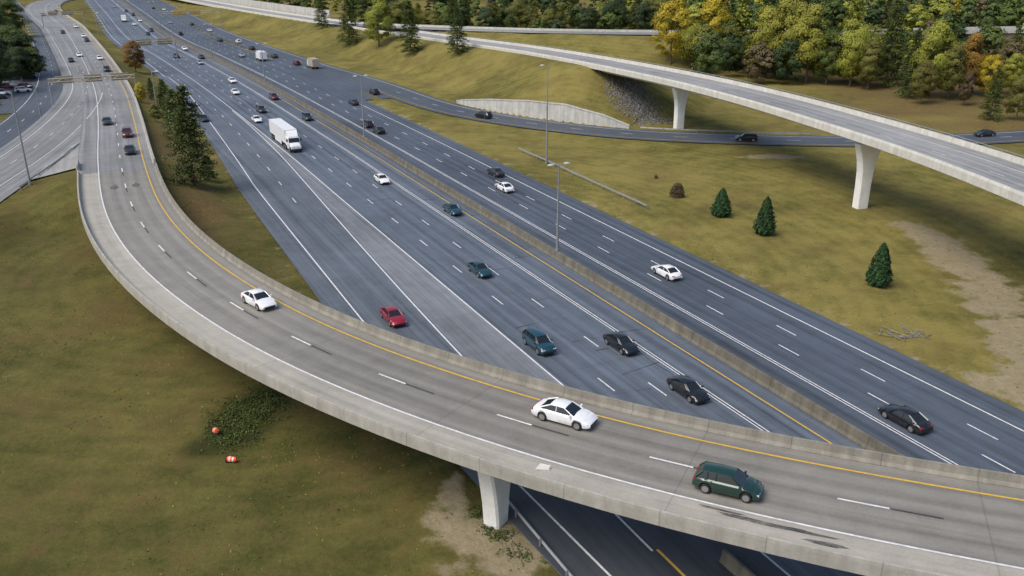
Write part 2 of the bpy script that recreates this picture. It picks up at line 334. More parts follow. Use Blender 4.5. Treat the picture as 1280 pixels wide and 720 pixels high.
def quick(name,V,Q,mats,attrs=None,smooth=False,parent=None,link=True):
    me=bpy.data.meshes.new(name); V=np.asarray(V,np.float32); Q=np.asarray(Q,np.int32)
    me.vertices.add(len(V)); me.vertices.foreach_set("co",V.ravel()); me.loops.add(Q.size); me.loops.foreach_set("vertex_index",Q.ravel())
    k=Q.shape[1]; me.polygons.add(len(Q)); me.polygons.foreach_set("loop_start",np.arange(0,Q.size,k,dtype=np.int32))
    me.update(calc_edges=True)
    for m in mats: me.materials.append(m)
    for an,av in (attrs or {}).items():
        at=me.attributes.new(an,'FLOAT','POINT'); at.data.foreach_set("value",np.asarray(av,np.float32))
    if smooth: me.polygons.foreach_set("use_smooth",np.ones(len(Q),dtype=bool))
    if not link: return me
    o=bpy.data.objects.new(name,me); COL.objects.link(o)
    if parent: o.parent=parent
    return o
Bm=NB("grass_ground",0.95,0.1); P_=Bm.pos()
n1=Bm.noise(P_,0.035,5,0.6); n2=Bm.noise(P_,0.25,5,0.65); n3=Bm.noise(P_,2.2,4,0.7); n4=Bm.noise(P_,9,2,0.6); n5=Bm.noise(P_,0.09,4,0.6); n6=Bm.noise(P_,0.7,5,0.7)
f=Bm.math('ADD',Bm.attr("dry"),Bm.ramp(n1,0.3,0.7,-0.45,0.45)); f=Bm.math('ADD',f,Bm.ramp(n2,0.3,0.7,-0.36,0.36)); f=Bm.math('ADD',f,Bm.ramp(n3,0.3,0.7,-0.2,0.2))
mc=site(330,330,0); md=Bm.dist(P_,(float(mc[0]),float(mc[1]),0.0)); mw=Bm.math('SINE',Bm.math('ADD',Bm.math('MULTIPLY',md,2.6),Bm.math('MULTIPLY',n2,4.0)))
f=Bm.math('ADD',f,Bm.math('MULTIPLY',mw,0.07),clamp=True)
c=Bm.mix(f,(0.075,0.082,0.018),(0.268,0.222,0.066))
c=Bm.mix(Bm.math('MULTIPLY',Bm.attr("lush"),0.40),c,(0.046,0.048,0.016))
br=Bm.math('ADD',Bm.ramp(n5,0.48,0.68,0,0.5),Bm.math('MULTIPLY',Bm.attr("lush"),Bm.ramp(n6,0.48,0.68,0,0.55)),clamp=True)
c=Bm.mix(br,c,(0.14,0.095,0.04))
lf=Bm.math('MULTIPLY',Bm.attr("litter"),Bm.ramp(n2,0.25,0.6,0.4,1.3),clamp=True); c=Bm.mix(lf,c,Bm.mix(Bm.ramp(n3,.3,.7,0,1),(0.095,0.062,0.03),(0.21,0.14,0.065)))
df=Bm.ramp(Bm.math('ADD',Bm.attr("dirt"),Bm.ramp(n2,0.25,0.75,-0.55,0.55)),0.4,0.72,0,1); df=Bm.math('MULTIPLY',df,Bm.ramp(n3,0.2,0.6,0.5,1),clamp=True)
c=Bm.mix(df,c,Bm.mix(n6,(0.21,0.165,0.10),(0.44,0.375,0.26)))
c=Bm.mix(Bm.ramp(Bm.math('ADD',Bm.attr("dark"),Bm.ramp(n2,0.3,0.7,-.3,.3)),0.2,0.7,0,0.9),c,Bm.mix(n3,(0.016,0.022,0.006),(0.05,0.054,0.018)))
c=Bm.mix(Bm.ramp(n4,0.25,0.75,0,0.34),c,(0.045,0.044,0.014))
Bm.bump(n3,0.5,0.2); Bm.col(c)
ter=quick("ground",np.stack([gx,gy,gz],1),quads,[Bm.m],{"dirt":dirt,"dark":dark,"litter":litter,"dry":dry,"lush":lush},smooth=True); struct(ter)
# ------------------------------------------------------------------ highway
n=HW.n
strip("highway_road",HW,0,n,[left_edge,-24,-12,0],0.0,M['left'])
strip("highway_road",HW,0,n,[0.0,9,17.7],0.003,M['right'])
gore_in=-17.75-6.4*(1-sst(YY,60,235)); gore_in=np.where(YY<60,-23.7,gore_in)
iG=int(np.argmin(abs(YY-235))); iU=int(np.argmin(abs(YY-73)))
strip("road_gore",HW,iU,iG,[gore_in,-17.6],0.014,M['gore'])
strip("exit_road",HW,iU,iG,[left_edge+0.05,gore_in],0.007,M['exit'])
strip("exit_road",HW,0,iU+1,[left_edge+0.05,-17.7],0.008,M['under'])  # exit road overlay with the flyover's shade painted into its colour
Wm=Marks(); Ym=Marks(); Z=0.03; L=HW.S[-1]
s_g=HW.S[iG]
edge_l=np.where(YY<300,left_edge+2.9,left_edge+2.0)
Wm.line(HW,edge_l,.18,0,L,Z); Wm.line(HW,-17.6,.18,0,L,Z)
sFly=sY(HW,61)
Wm.line(HW,gore_in-.25,.18,sFly,s_g,Z); Ym.line(HW,-24.0,.22,0,sFly,Z)
Ym.line(HW,-2.3,.17,0,L,Z); Wm.line(HW,-5.75,.13,0,L,Z); Wm.line(HW,-6.1,.13,0,L,Z)
for o,ph in ((-9.85,0),(-13.75,3)): Wm.line(HW,o,.15,0,L,Z,3.05,9.15,ph)
Wm.line(HW,-21.6,.15,s_g,L,Z,3.05,9.15,2)
Wm.line(HW,(gore_in+edge_l)/2,.15,sY(HW,150),s_g,Z,3.05,9.15,2)
Ym.line(HW,.95,.15,0,L,Z); Wm.line(HW,4.15,.13,0,L,Z); Wm.line(HW,4.5,.13,0,L,Z)
for o,ph in ((7.7,1),(11.05,5)): Wm.line(HW,o,.15,0,L,Z,3.05,9.15,ph)
Wm.line(HW,14.4,.18,0,sY(HW,235),Z)
for o,ph in ((14.6,3),(18.2,6),(21.8,1)): Wm.line(HW,o,.15,sY(HW,300),L,Z+.01,3.05,9.15,ph)
Wm.make("road_marking",M['white']); Ym.make("road_marking",M['yellow'])
Sm=Marks(); rr_=random.Random(3)
for _ in range(26):
    y_=rr_.uniform(70,180); s_=sY(HW,y_)
    if rr_.random()<.5: Sm.wiggle(HW,s_,rr_.uniform(-30,-2),rr_.uniform(6,22),rr_.uniform(-.6,.6),.05,.024,rr_)
    else: o_=rr_.uniform(-22,-4); Sm.wiggle(HW,s_,o_,rr_.uniform(-1,1),rr_.uniform(3,7),.05,.024,rr_)
Sm.make("crack_seal",M['seal'])
i0=int(np.argmin(abs(YY-236)));i1=int(np.argmin(abs(YY-330)))
hi=[]
for i in range(n):
    if i0<=i<i1:
        j=E.near(HW.P[i,0]+HW.N[i,0]*26,HW.P[i,1]+HW.N[i,1]*26); hi.append((E.P[j,0]-HW.P[i,0])*HW.N[i,0]+(E.P[j,1]-HW.P[i,1])*HW.N[i,1]-3.5)
    else: hi.append(20)
strip("merge_road",HW,i0,i1,[17.5,np.array(hi)],-0.006,M['right'])
strip("ramp_road",E,0,E.n,[-EH,0,EH],0.010,M['darkroad'])
We=Marks(); Ye=Marks(); We.line(E,4.0,.17,0,E.S[-1],.035); sEm=E.S[E.near(*site(480,112))]; Ye.line(E,-3.9,.15,0,sEm,.035); We.line(E,0,.15,0,sEm,.035,3.05,9.15)
We.make("road_marking",M['white']); Ye.make("road_marking",M['yellow'])
JB=[(-.32,0),(-.3,.08),(-.17,.3),(-.1,.95),(.1,.95),(.17,.3),(.3,.08),(.32,0)]
JB2=[(-.4,0),(-.38,.1),(-.24,.35),(-.16,1.1),(.16,1.1),(.24,.35),(.38,.1),(.4,0)]
thing(sweep("median_barrier",HW,0,n,JB2,M['barrier'],dz=.03),"long tan concrete median barrier between the carriageways","barrier")
iS=int(np.argmin(abs(YY-63)))
thing(sweep("concrete_barrier",HW,0,iS,JB,M['barrier'],offset=-20.6,dz=.03),"concrete barrier between exit ramp and highway lanes","barrier")
# ------------------------------------------------------------------ flyover A
bridge=empty("flyover_bridge",A.P[40])
thing(bridge,"curved concrete flyover crossing above the highway on flared piers","bridge")
def pin(o,par): 
    o.parent=par; o.matrix_parent_inverse=Matrix.Translation(-Vector(par.location)); return o
IN,OUT=5.0,-6.3
PAR_O=[(OUT-.42,-.3),(OUT-.42,.5),(OUT-.4,.72),(OUT-.2,.72),(OUT-.13,.3),(OUT+.05,.08),(OUT+.05,.005),(OUT-.12,-.2),(OUT-.12,-.3)]
PAR_I=[(IN+.42,-.5),(IN+.12,-.5),(IN+.12,-.2),(IN-.05,.005),(IN-.05,.08),(IN+.13,.3),(IN+.2,.8),(IN+.4,.8),(IN+.42,.5)][::-1]
ia=iAab+1
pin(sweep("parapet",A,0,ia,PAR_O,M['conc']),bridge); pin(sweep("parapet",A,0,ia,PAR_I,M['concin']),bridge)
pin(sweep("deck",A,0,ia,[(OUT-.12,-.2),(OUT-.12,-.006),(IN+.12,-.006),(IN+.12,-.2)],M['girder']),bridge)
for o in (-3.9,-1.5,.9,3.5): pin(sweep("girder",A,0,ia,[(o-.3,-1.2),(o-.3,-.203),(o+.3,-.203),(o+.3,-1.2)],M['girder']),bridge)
strip("ramp_road",A,0,ia,[OUT,-3.6],0.004,M['deckside']); strip("ramp_road",A,0,ia,[-3.6,0,IN],0.004,M['deck'])
strip("ramp_road",A,ia-1,A.n,[-6.9,-2,2,5.6],0.0,M['ramp'])
strip("ramp_road",B,0,B.n,[BLO,0,BHI],-0.01,M['ramp'])
V=[];UV=[]
for i in range(gA0,gA1):
    q0=A.P[i,:2]+A.N[i]*-6.7; q1=A.P[i,:2]+A.N[i]*gore_b[i]
    V+=[(q0[0],q0[1],A.P[i,2]-.004),(q1[0],q1[1],gore_z[i]+.004)]; UV+=[(A.S[i],-6.7),(A.S[i],gore_b[i])]
struct(mesh_obj("road_gore",V,[(2*k,2*k+1,2*k+3,2*k+2) for k in range(len(V)//2-1)],[M['rampgore']],uv=UV))
Wa=Marks();Ya=Marks();Ka=Marks(); LA=A.S[-1]; sAb=A.S[ia]
Wa.line(A,-3.6,.17,0,LA,.03); Ya.line(A,3.65,.19,0,LA,.03)
sA0=A.S[A.near(*site(675,538,7.2))]
Wa.line(A,0,.17,(sA0%12.2),LA,.03,3.05,9.15); Ka.line(A,0,.15,(sA0%12.2)-3.05,sAb,.03,3.0,9.2)
iBm=B.near(*site(108,118,3)); Wa.line(B,-3.7,.17,0,B.S[-1],.03); Wa.line(B,0,.15,0,B.S[-1],.03,3.05,9.15); Wa.line(B,4.0,.15,0,B.S[iBm],.04)
Wa.make("road_marking",M['white']);Ya.make("road_marking",M['yellow']);Ka.make("road_marking",M['blackline'])
thing(sweep("concrete_barrier",A,ia,A.n-60,JB,M['conc'],offset=5.3,dz=.0),"concrete barrier along the approach road above a slope","barrier")
thing(sweep("concrete_barrier",A,ia,max(gA0,ia+3),JB,M['conc'],offset=-6.7,dz=.0),"short concrete barrier at the flyover approach","barrier")
def loft(name,secs,mat,parent=None,smooth=False):
    k=len(secs[0]); V=[v for s in secs for v in s]; Fc=[(r*k+c,r*k+(c+1)%k,(r+1)*k+(c+1)%k,(r+1)*k+c) for r in range(len(secs)-1) for c in range(k)]
    Fc.append(tuple(range(k))[::-1]); Fc.append(tuple((len(secs)-1)*k+c for c in range(k)))
    uv=[(v[0]+v[1],v[2]) for v in V]
    return mesh_obj(name,V,Fc,[mat],uv=uv,parent=parent,smooth=smooth)
def pier(path,sv,off,zb,dz,wb,wt,th,parent,mat,low=0.0):
    i=int(np.argmin(abs(path.S-sv))); c=path.at(sv,off); ztop=c[2]+dz; Nn,Tt=path.N[i],path.T[i]; secs=[]
    h=ztop-zb
    fl=[(0,0),(.4,.02),(.6,.09),(.75,.3),(.88,.65),(1,1)] if not low else [(0,0),(.18,.03),(.35,.15),(.55,.4),(.75,.7),(1,1)]
    for f,g_ in fl:
        wd=wb+(wt-wb)*g_
        hw,ht,ch=wd/2,th/2,.16; ring=[(-hw+ch,-ht),(hw-ch,-ht),(hw,-ht+ch),(hw,ht-ch),(hw-ch,ht),(-hw+ch,ht),(-hw,ht-ch),(-hw,-ht+ch)]
        secs.append([(c[0]+Nn[0]*a+Tt[0]*b,c[1]+Nn[1]*a+Tt[1]*b,zb+f*h) for a,b in ring])
    return pin(loft("pier",secs,mat),parent)
def slab(path,i,lo,hi,z0,z1,depth,parent,mat,name="abutment"):
    q=[]
    for z in (z0,z1):
        q.append([tuple(path.P[i,:2]+path.N[i]*a+path.T[i]*b)+(z,) for a,b in ((lo,0),(hi,0),(hi,depth),(lo,depth))])
    return pin(loft(name,q,mat),parent)
b=site(620,650,0); i,sp0,l=A.sl(b[0],b[1])
pier(A,sp0,max(l,-4.3),-1,-.2,1.5,3.7,1.4,bridge,M['pier'],1)
s_=sp0+34
while s_<A.S[iAab]-10:
    q=A.at(s_); pier(A,s_,.2,gh(q[0],q[1])-1,-1.2,1.9,3.4,1.5,bridge,M['pier']); s_+=32
for st in (-38,-78):
    if sp0+st>0: pier(A,sp0+st,-.6,-1,-1.2,2.0,4.2,1.5,bridge,M['pier'])
slab(A,iAab-1,-6.6,5.3,0,A.P[iAab,2]-1.2,1.5,bridge,M['conc'])
# ------------------------------------------------------------------ flyover D
bD=empty("flyover_bridge",D.P[40]); thing(bD,"long pale concrete curved flyover on tall flared piers","bridge")
DW=12.0; iD=iDab+1
PO=[(-.1,-.55),(-.1,.5),(0,.8),(.22,.8),(.3,.005),(.2,-.3),(.2,-.55)]
PI=[(DW-x,z) for x,z in PO][::-1]
pin(sweep("parapet",D,0,D.n-40,PO,M['conc2']),bD); pin(sweep("parapet",D,0,D.n-40,PI,M['conc2']),bD)
pin(sweep("deck",D,0,iD,[(.2,-.3),(.2,-.006),(DW-.2,-.006),(DW-.2,-.3)],M['conc2']),bD)
pin(sweep("box_girder",D,0,iD,[(2.8,-1.6),(1.6,-.303),(DW-1.6,-.303),(DW-2.8,-1.6)],M['conc2']),bD)
rail=sweep("rail",D,0,D.n-60,[(DW-.22,1.1),(DW-.22,1.2),(DW-.12,1.2),(DW-.12,1.1)],M['steel']); pin(rail,bD)
pv=[];pf=[]
for s in np.arange(0,min(D.S[-1]-200,420),2.5):
    p=D.at(s,DW-.17,.79); o=len(pv)
    for dx,dy,dz in ((-.07,-.07,0),(.07,-.07,0),(.07,.07,0),(-.07,.07,0),(-.07,-.07,.33),(.07,-.07,.33),(.07,.07,.33),(-.07,.07,.33)): pv.append((p[0]+dx,p[1]+dy,p[2]+dz))
    pf+=[(o,o+1,o+5,o+4),(o+1,o+2,o+6,o+5),(o+2,o+3,o+7,o+6),(o+3,o,o+4,o+7),(o+4,o+5,o+6,o+7)]
rp=mesh_obj("rail_posts",pv,pf,[M['steel']]); pin(rp,bD); rp["kind"]="stuff"
strip("ramp_road",D,0,D.n,[.25,4,8,DW-.25],0.004,M['ddeck'])
Wd=Marks();Yd=Marks(); Wd.line(D,DW-3.2,.16,0,D.S[-1],.022); Wd.line(D,5.1,.14,0,D.S[-1],.022,3.05,9.15); Yd.line(D,1.5,.15,0,D.S[-1],.022)
Wd.make("road_marking",M['white']);Yd.make("road_marking",M['yellow'])
for (px,py) in ((1075,257),(848,160)):
    b=site(px,py,0); i,s_,l=D.sl(b[0],b[1])
    pier(D,s_,min(max(l,3.2),7),gh(b[0],b[1])-1,-1.6,2.0,4.4,1.6,bD,M['pier'])
    if py==257:
        if s_-62>0: pier(D,s_-62,6,-1,-1.6,2.1,4.6,1.7,bD,M['pier'])
slab(D,iDab-1,0.1,DW-.1,2,D.P[iDab,2]-.6,2.0,bD,M['conc2'])
strip("ramp_road",Fp,0,Fp.n,[-4.8,0,4.8],0.0,M['ramp'])
bF=empty("road_bridge",Fp.P[80]); thing(bF,"pale concrete bridge among the autumn trees","bridge")
for o in (-5.2,4.9): pin(sweep("parapet",Fp,iF,iF2,[(o,-.5),(o,.9),(o+.3,.9),(o+.3,-.5)],M['conc2']),bF)
pin(sweep("girder",Fp,iF,iF2,[(-4.6,-2.6),(-4.6,-.05),(4.6,-.05),(4.6,-2.6)],M['browndeck']),bF)
for t_ in (.3,.62,.9): s_=Fp.S[iF]*(1-t_)+Fp.S[iF2]*t_; pier(Fp,s_,0,0,-2.6,2.5,7,1.5,bF,M['browndeck'])
thing(sweep("concrete_barrier",Fp,8,iF,[(-5.2,-.2),(-5.2,.85),(-4.95,.85),(-4.95,-.2)],M['conc2']),"pale concrete barrier along the upper ramp","barrier")
strip("access_road",C,0,C.n,[-4.5,0,4.5],0.0,M['darkroad'])
Wc=Marks(); Wc.line(C,3.9,.15,0,C.S[-1],.02); Wc.line(C,-3.9,.15,0,C.S[-1],.02); Wc.line(C,0,.15,0,C.S[-1],.02,3.05,9.15); Wc.make("road_marking",M['white'])
strip("parking_lot",LOT,0,LOT.n,[-11,0,11],0.0,M['darkroad'])
# ------------------------------------------------------------------ retaining walls
V=[];UV=[];Fc=[]
svals=np.linspace(sW0,sW1,60)
for sv in svals:
    h=float(wallh(sv))+.25
    for o,z in ((EH+1.2,-.5),(EH+1.2,h),(EH+1.1,h),(EH+1.1,h+.22),(EH+1.75,h+.22),(EH+1.75,-.5)):
        q=E.at(sv,o); V.append((q[0],q[1],z)); UV.append((sv,z))
k=6
Fc=[(r*k+c,r*k+(c+1)%k,(r+1)*k+(c+1)%k,(r+1)*k+c) for r in range(len(svals)-1) for c in range(k)]+[tuple(range(k))[::-1],tuple((len(svals)-1)*k+c for c in range(k))]
thing(mesh_obj("retaining_wall",V,Fc,[M['wall']],uv=UV),"weathered white concrete retaining wall holding a grass slope","wall")
i0=D.near(*site(400,24,6)); i1=D.near(*site(262,-6,5))
thing(sweep("retaining_wall",D,i0,i1,[(DW+3,-.5),(DW+3,4.2),(DW+3.5,4.2),(DW+3.5,-.5)],M['wall']),"tall white retaining wall behind the ramp","wall")
# ------------------------------------------------------------------ guardrails
def box_vf(sx,sy,sz,c=(0,0,0)):
    x,y,z=c; V=[(x+a*sx/2,y+b*sy/2,z+d*sz/2) for d in(-1,1) for a,b in((-1,-1),(1,-1),(1,1),(-1,1))]
    return V,[(0,3,2,1),(4,5,6,7),(0,1,5,4),(1,2,6,5),(2,3,7,6),(3,0,4,7)]
postme=None
def guardrail(pts,label,sp=3.8):
    global postme
    P=Path(pts,2.0,1)
    for i in range(P.n): P.P[i,2]=max(gh(P.P[i,0],P.P[i,1]),P.P[i,2]-.3)
    e=empty("guardrail",P.P[0]); thing(e,label,"guardrail","steel guardrails beside the roads")
    pin(sweep("rail",P,0,P.n,[(-.04,.5),(.04,.56),(-.03,.65),(.04,.74),(-.04,.8),(-.07,.8),(-.01,.74),(-.08,.65),(-.01,.56),(-.07,.5)],M['steel']),e)
    if postme is None:
        v,f=box_vf(.12,.15,.9,(0,0,.35)); o=mesh_obj("post",v,f,[M['steel']]); postme=o.data; bpy.data.objects.remove(o)
    for k,s in enumerate(np.arange(0.5,P.S[-1],sp)):
        if k>=95: break
        p=P.at(s,-.14); o=bpy.data.objects.new("post",postme); COL.objects.link(o); o.parent=e; o.location=Vector(p)-e.location
def og(*l): return [tuple(onground(a,b)) for a,b in l]
guardrail(og((648,189),(700,212),(760,240),(808,262)),"weathered steel guardrail standing in the grass slope")
guardrail([tuple(E.at(s,EH+.8)) for s in np.linspace(E.S[E.near(*site(1030,172))],E.S[E.near(*site(800,160))],8)],"steel guardrail along the ramp under the flyover")
guardrail([tuple(HW.at(s,-31.1)) for s in np.linspace(sY(HW,25),sY(HW,76),8)],"steel guardrail beside the exit ramp under the flyover")
guardrail([tuple(B.at(s,BHI+.5)) for s in np.linspace(20,B.S[B.near(*site(50,180,3.9))],8)],"steel guardrail along the outer edge of the ramp")
guardrail([tuple(C.at(s,5.2)) for s in np.linspace(60,C.S[C.near(*site(60,60,1))],8)],"steel guardrail beside the dark access road")
guardrail([tuple(Fp.at(s,5.3)) for s in np.linspace(30,150,8)],"steel guardrail on the upper ramp")
# ------------------------------------------------------------------ geometry builder for small things
class Geo:
    def __init__(s): s.V=[];s.F=[];s.M=[]
    def add(s,V,Fc,m=0):
        o=len(s.V); s.V+=[tuple(v) for v in V]; s.F+=[tuple(i+o for i in f) for f in Fc]; s.M+=[m]*len(Fc)
    def box(s,sx,sy,sz,c,m=0): s.add(*box_vf(sx,sy,sz,c),m)
    def rings(s,R,m=0,cap=True):
        k=len(R[0]); V=[v for r in R for v in r]; Fc=[(r*k+c,r*k+(c+1)%k,(r+1)*k+(c+1)%k,(r+1)*k+c) for r in range(len(R)-1) for c in range(k)]
        if cap: Fc+=[tuple(range(k))[::-1],tuple((len(R)-1)*k+c for c in range(k))]
        s.add(V,Fc,m)
    def tube(s,pts,rad,m=0,k=8):
        R=[]
        for i,(p,r) in enumerate(zip(pts,rad)):
            a=Vector(pts[max(i-1,0)]);b_=Vector(pts[min(i+1,len(pts)-1)]); q=(b_-a).to_track_quat('Z','Y')
            R.append([tuple(Vector(p)+q@Vector((r*math.cos(t),r*math.sin(t),0))) for t in np.linspace(0,2*math.pi,k,endpoint=False)])
        s.rings(R,m)
    def cyl(s,c,r,h,axis='Y',m=0,k=18):
        R=[]
        for d in (-h/2,h/2):
            ring=[]
            for t in np.linspace(0,2*math.pi,k,endpoint=False):
                a,b=r*math.cos(t),r*math.sin(t); ring.append((c[0]+a,c[1]+d,c[2]+b) if axis=='Y' else (c[0]+a,c[1]+b,c[2]+d) if axis=='Z' else (c[0]+d,c[1]+a,c[2]+b))
            R.append(ring)
        s.rings(R,m)
    def mesh(s,name,mats,smooth=False):
        o=mesh_obj(name,s.V,s.F,mats,mi=s.M,smooth=False); me=o.data; bpy.data.objects.remove(o)
        if smooth:
            me.polygons.foreach_set("use_smooth",[True]*len(me.polygons)); me.set_sharp_from_angle(angle=math.radians(38))
        return me
CARS={'sedan':dict(L=4.8,W=1.84,wb=1.42,wr=.34,top=[(-2.4,.70),(-2.34,.90),(-1.75,.99),(-1.3,1.0),(.95,.96),(1.7,.86),(2.18,.73),(2.4,.55)],cab=(1.12,.28,-.85,-1.78),roof=1.42,bz=.95,sp=.22),
'suv':dict(L=4.8,W=1.92,wb=1.42,wr=.38,top=[(-2.4,.8),(-2.36,1.06),(-1.5,1.1),(1.0,1.08),(1.9,.98),(2.25,.88),(2.4,.65)],cab=(1.2,.5,-1.75,-2.28),roof=1.66,bz=1.06,sp=.28),
'hatch':dict(L=4.3,W=1.78,wb=1.28,wr=.33,top=[(-2.15,.75),(-2.1,1.0),(-1.4,1.02),(.95,.98),(1.6,.86),(1.95,.76),(2.15,.55)],cab=(1.1,.35,-1.55,-2.02),roof=1.5,bz=.96,sp=.24)}
def car_parts(kind):
    c=CARS[kind]; L_,W_=c['L'],c['W']; hl=L_/2; out={}
    g=Geo(); R=[]; X=sorted(set(np.round(np.r_[np.linspace(-hl,hl,21),[s*c['wb']+d for s in(-1,1) for d in(-.42,-.4,-.3,-.15,0,.15,.3,.4,.42)]],3)))
    for x in X:
        zt=np.interp(x,*zip(*c['top'])); zb=c['sp']+.12*max(0,abs(x)-hl+.3)/.3
        for s in (-1,1):
            dx=abs(x-s*c['wb'])
            if dx<.41: zb=max(zb,c['wr']+math.sqrt(.41**2-dx*dx)*.98)
        zb=min(zb,zt-.2)
        hw=W_/2*(1-.17*(abs(x)/hl)**5); m1=zb+.06; m2=max(m1+.02,(zb+zt)/2+.05); m3=max(m2+.02,zt-.09)
        h=[(hw*.93,zb),(hw*.985,m1),(hw,m2),(hw*.965,m3),(hw*.86,zt)]
        R.append([(x,-y,z) for y,z in h]+[(x,0,zt+.025)]+[(x,y,z) for y,z in h[::-1]])
    g.rings(R,0)
    xf,tf,tr,xr=c['cab']; zr=c['roof']; bzf=np.interp(xf,*zip(*c['top']))-.01; bzr=np.interp(xr,*zip(*c['top']))-.01
    hb=W_/2*.885; ht=W_/2*.68
    RR=[]
    for x,dz,k in ((tf+.06,-.035,.97),(tf-.1,0,1),((tf+tr)/2,.03,1.02),(tr+.1,0,1),(tr-.05,-.03,.97)):
        RR.append([(x,-ht*k-.02,zr-.05+dz),(x,-ht*k*.9,zr+dz),(x,0,zr+.025+dz),(x,ht*k*.9,zr+dz),(x,ht*k+.02,zr-.05+dz),(x,0,zr-.06+dz)])
    g.rings(RR,0)
    def bar(p,q,w_=.045):
        p=Vector(p);q=Vector(q); g.tube([p,q],[w_,w_*.8],0,4)
    for s in (-1,1):
        bar((xf,s*hb*.95,bzf),(tf,s*ht,zr-.05)); bar((xr,s*hb*.92,bzr),(tr,s*ht,zr-.05),.07)
        xm=(tf+tr)/2-.05; bar((xm,s*hb*.985,np.interp(xm,*zip(*c['top']))),(xm,s*(ht+.01),zr-.05),.04)
        if kind!='sedan': xm=tr+.35; bar((xm,s*hb*.97,np.interp(xm,*zip(*c['top']))),(xm,s*(ht+.01),zr-.05),.06)
        g.box(.14,.2,.13,(xf-.22,s*(W_/2+.05),bzf+.1),0)
    g.box(L_*.9,W_*.8,.08,(0,0,c['sp']+.06),1)
    g.box(.1,W_*.62,.16,(hl-.045,0,.42),1); g.box(.08,W_*.6,.12,(-hl+.035,0,.38),1)
    out['body']=g
    g=Geo()
    xm1=xf-.25; xm2=xr+.3
    low=[(xf,-hb*.8,bzf),(xf,hb*.8,bzf),(xm1,hb*.98,bzf),(xm2,hb*.98,bzr),(xr,hb*.8,bzr),(xr,-hb*.8,bzr),(xm2,-hb*.98,bzr),(xm1,-hb*.98,bzf)]
    upp=[(tf,-ht*.9,zr-.045),(tf,ht*.9,zr-.045),(tf-.12,ht,zr-.045),(tr+.1,ht,zr-.045),(tr,ht*.9,zr-.045),(tr,-ht*.9,zr-.045),(tr+.1,-ht,zr-.045),(tf-.12,-ht,zr-.045)]
    g.rings([low,upp],0); out['window']=g
    g=Geo()
    r=c['wr']; R=[]
    for d,rr in ((-.11,r*.72),(-.11,r*.93),(-.07,r),(.07,r),(.11,r*.93),(.11,r*.72)):
        R.append([(rr*math.cos(t),d,rr*math.sin(t)) for t in np.linspace(0,2*math.pi,20,endpoint=False)])
    g.rings(R,0); out['tyre']=g
    g=Geo(); g.cyl((0,0,0),r*.68,.235,m=0,k=16); g.cyl((0,0,0),r*.2,.25,m=0,k=8); out['rim']=g
    hz=np.interp(hl-.2,*zip(*c['top']))-.16; tz=c['top'][1][1]-.16
    for nm,xx,z in (('headlight',hl-.11,hz),('tail_light',-hl+.07,tz)):
        g=Geo(); g.rings([[(-.12,-.2,-.06),(-.12,.2,-.07),(-.12,.2,.07),(-.12,-.2,.06)],[(.06,-.19,-.05),(.02,.17,-.06),(.0,.17,.05),(.04,-.19,.04)]] if nm=='headlight' else [[(-.05,-.2,-.07),(-.02,.17,-.07),(-.02,.17,.07),(-.05,-.2,.07)],[(.1,-.2,-.07),(.1,.18,-.07),(.1,.18,.07),(.1,-.2,.07)]],0); out[nm]=(g,(xx,W_/2-.3,z))
    out['wheelpos']=[(s*c['wb'],q*(W_/2-.115),r) for s in(-1,1) for q in(-1,1)]
    return out
PARTS={}; FARM={}
for k in CARS:
    p=car_parts(k)
    PARTS[k]=dict(body=p['body'].mesh("body",[PM['white'],M['trim']],True),window=p['window'].mesh("window",[M['glass']]),tyre=p['tyre'].mesh("tyre",[M['tyre']],True),rim=p['rim'].mesh("rim",[M['rim']]),
       head=p['headlight'][0].mesh("headlight",[M['head']]),tail=p['tail_light'][0].mesh("tail_light",[M['tail']]),hp=p['headlight'][1],tp=p['tail_light'][1],wp=p['wheelpos'])
    g=Geo(); g.add(p['body'].V,[],0); g.F+=p['body'].F; g.M+=p['body'].M
    g.add(p['window'].V,p['window'].F,2)
    for wx,wy,wz in p['wheelpos']: g.add([(a+wx,b+wy,c+wz) for a,b,c in p['tyre'].V],p['tyre'].F,3)
    for nm,mi in (('headlight',4),('tail_light',5)):
        gg,q=p[nm]
        for s in(-1,1): g.add([(a+q[0],b*s+q[1]*s,c+q[2]) for a,b,c in gg.V],gg.F,mi)
    FARM[k]=g.mesh("car",[PM['white'],M['trim'],M['glass'],M['tyre'],M['head'],M['tail']],True)
def lk(name,me,par,loc=(0,0,0),rz=0,sc3=None):
    o=bpy.data.objects.new(name,me); COL.objects.link(o); o.parent=par; o.location=loc; o.rotation_euler=(0,0,rz)
    if sc3: o.scale=sc3
    return o
def car(kind,colr,loc,ang,pitch,label,near,group,name="car",cat="car"):
    if near:
        P=PARTS[kind]; e=empty(name,loc); e.rotation_euler=(0,pitch,ang)
        b=lk("body",P['body'],e); b.material_slots[0].link='OBJECT'; b.material_slots[0].material=PM[colr]
        lk("window",P['window'],e)
        for q in P['wp']:
            w_=lk("wheel",P['tyre'],e,q); lk("rim",P['rim'],w_)
        for s in(-1,1):
            q=P['hp']; lk("headlight",P['head'],e,(q[0],s*q[1],q[2]),0,(1,s,1)); q=P['tp']; lk("tail_light",P['tail'],e,(q[0],s*q[1],q[2]),0,(1,s,1))
    else:
        e=bpy.data.objects.new(name,FARM[kind]); COL.objects.link(e); e.location=loc; e.rotation_euler=(0,pitch,ang)
        e.material_slots[0].link='OBJECT'; e.material_slots[0].material=PM[colr]
    thing(e,label,cat,group); return e
LC_L=[-4.1,-7.9,-11.8,-15.7]; LC_R=[2.5,6.1,9.4,12.7]
cn={'teal':'dark teal','green':'dark green','dark':'dark grey','maroon':'dark red'}
kn={'sedan':'sedan','suv':'sport utility car','hatch':'hatchback'}
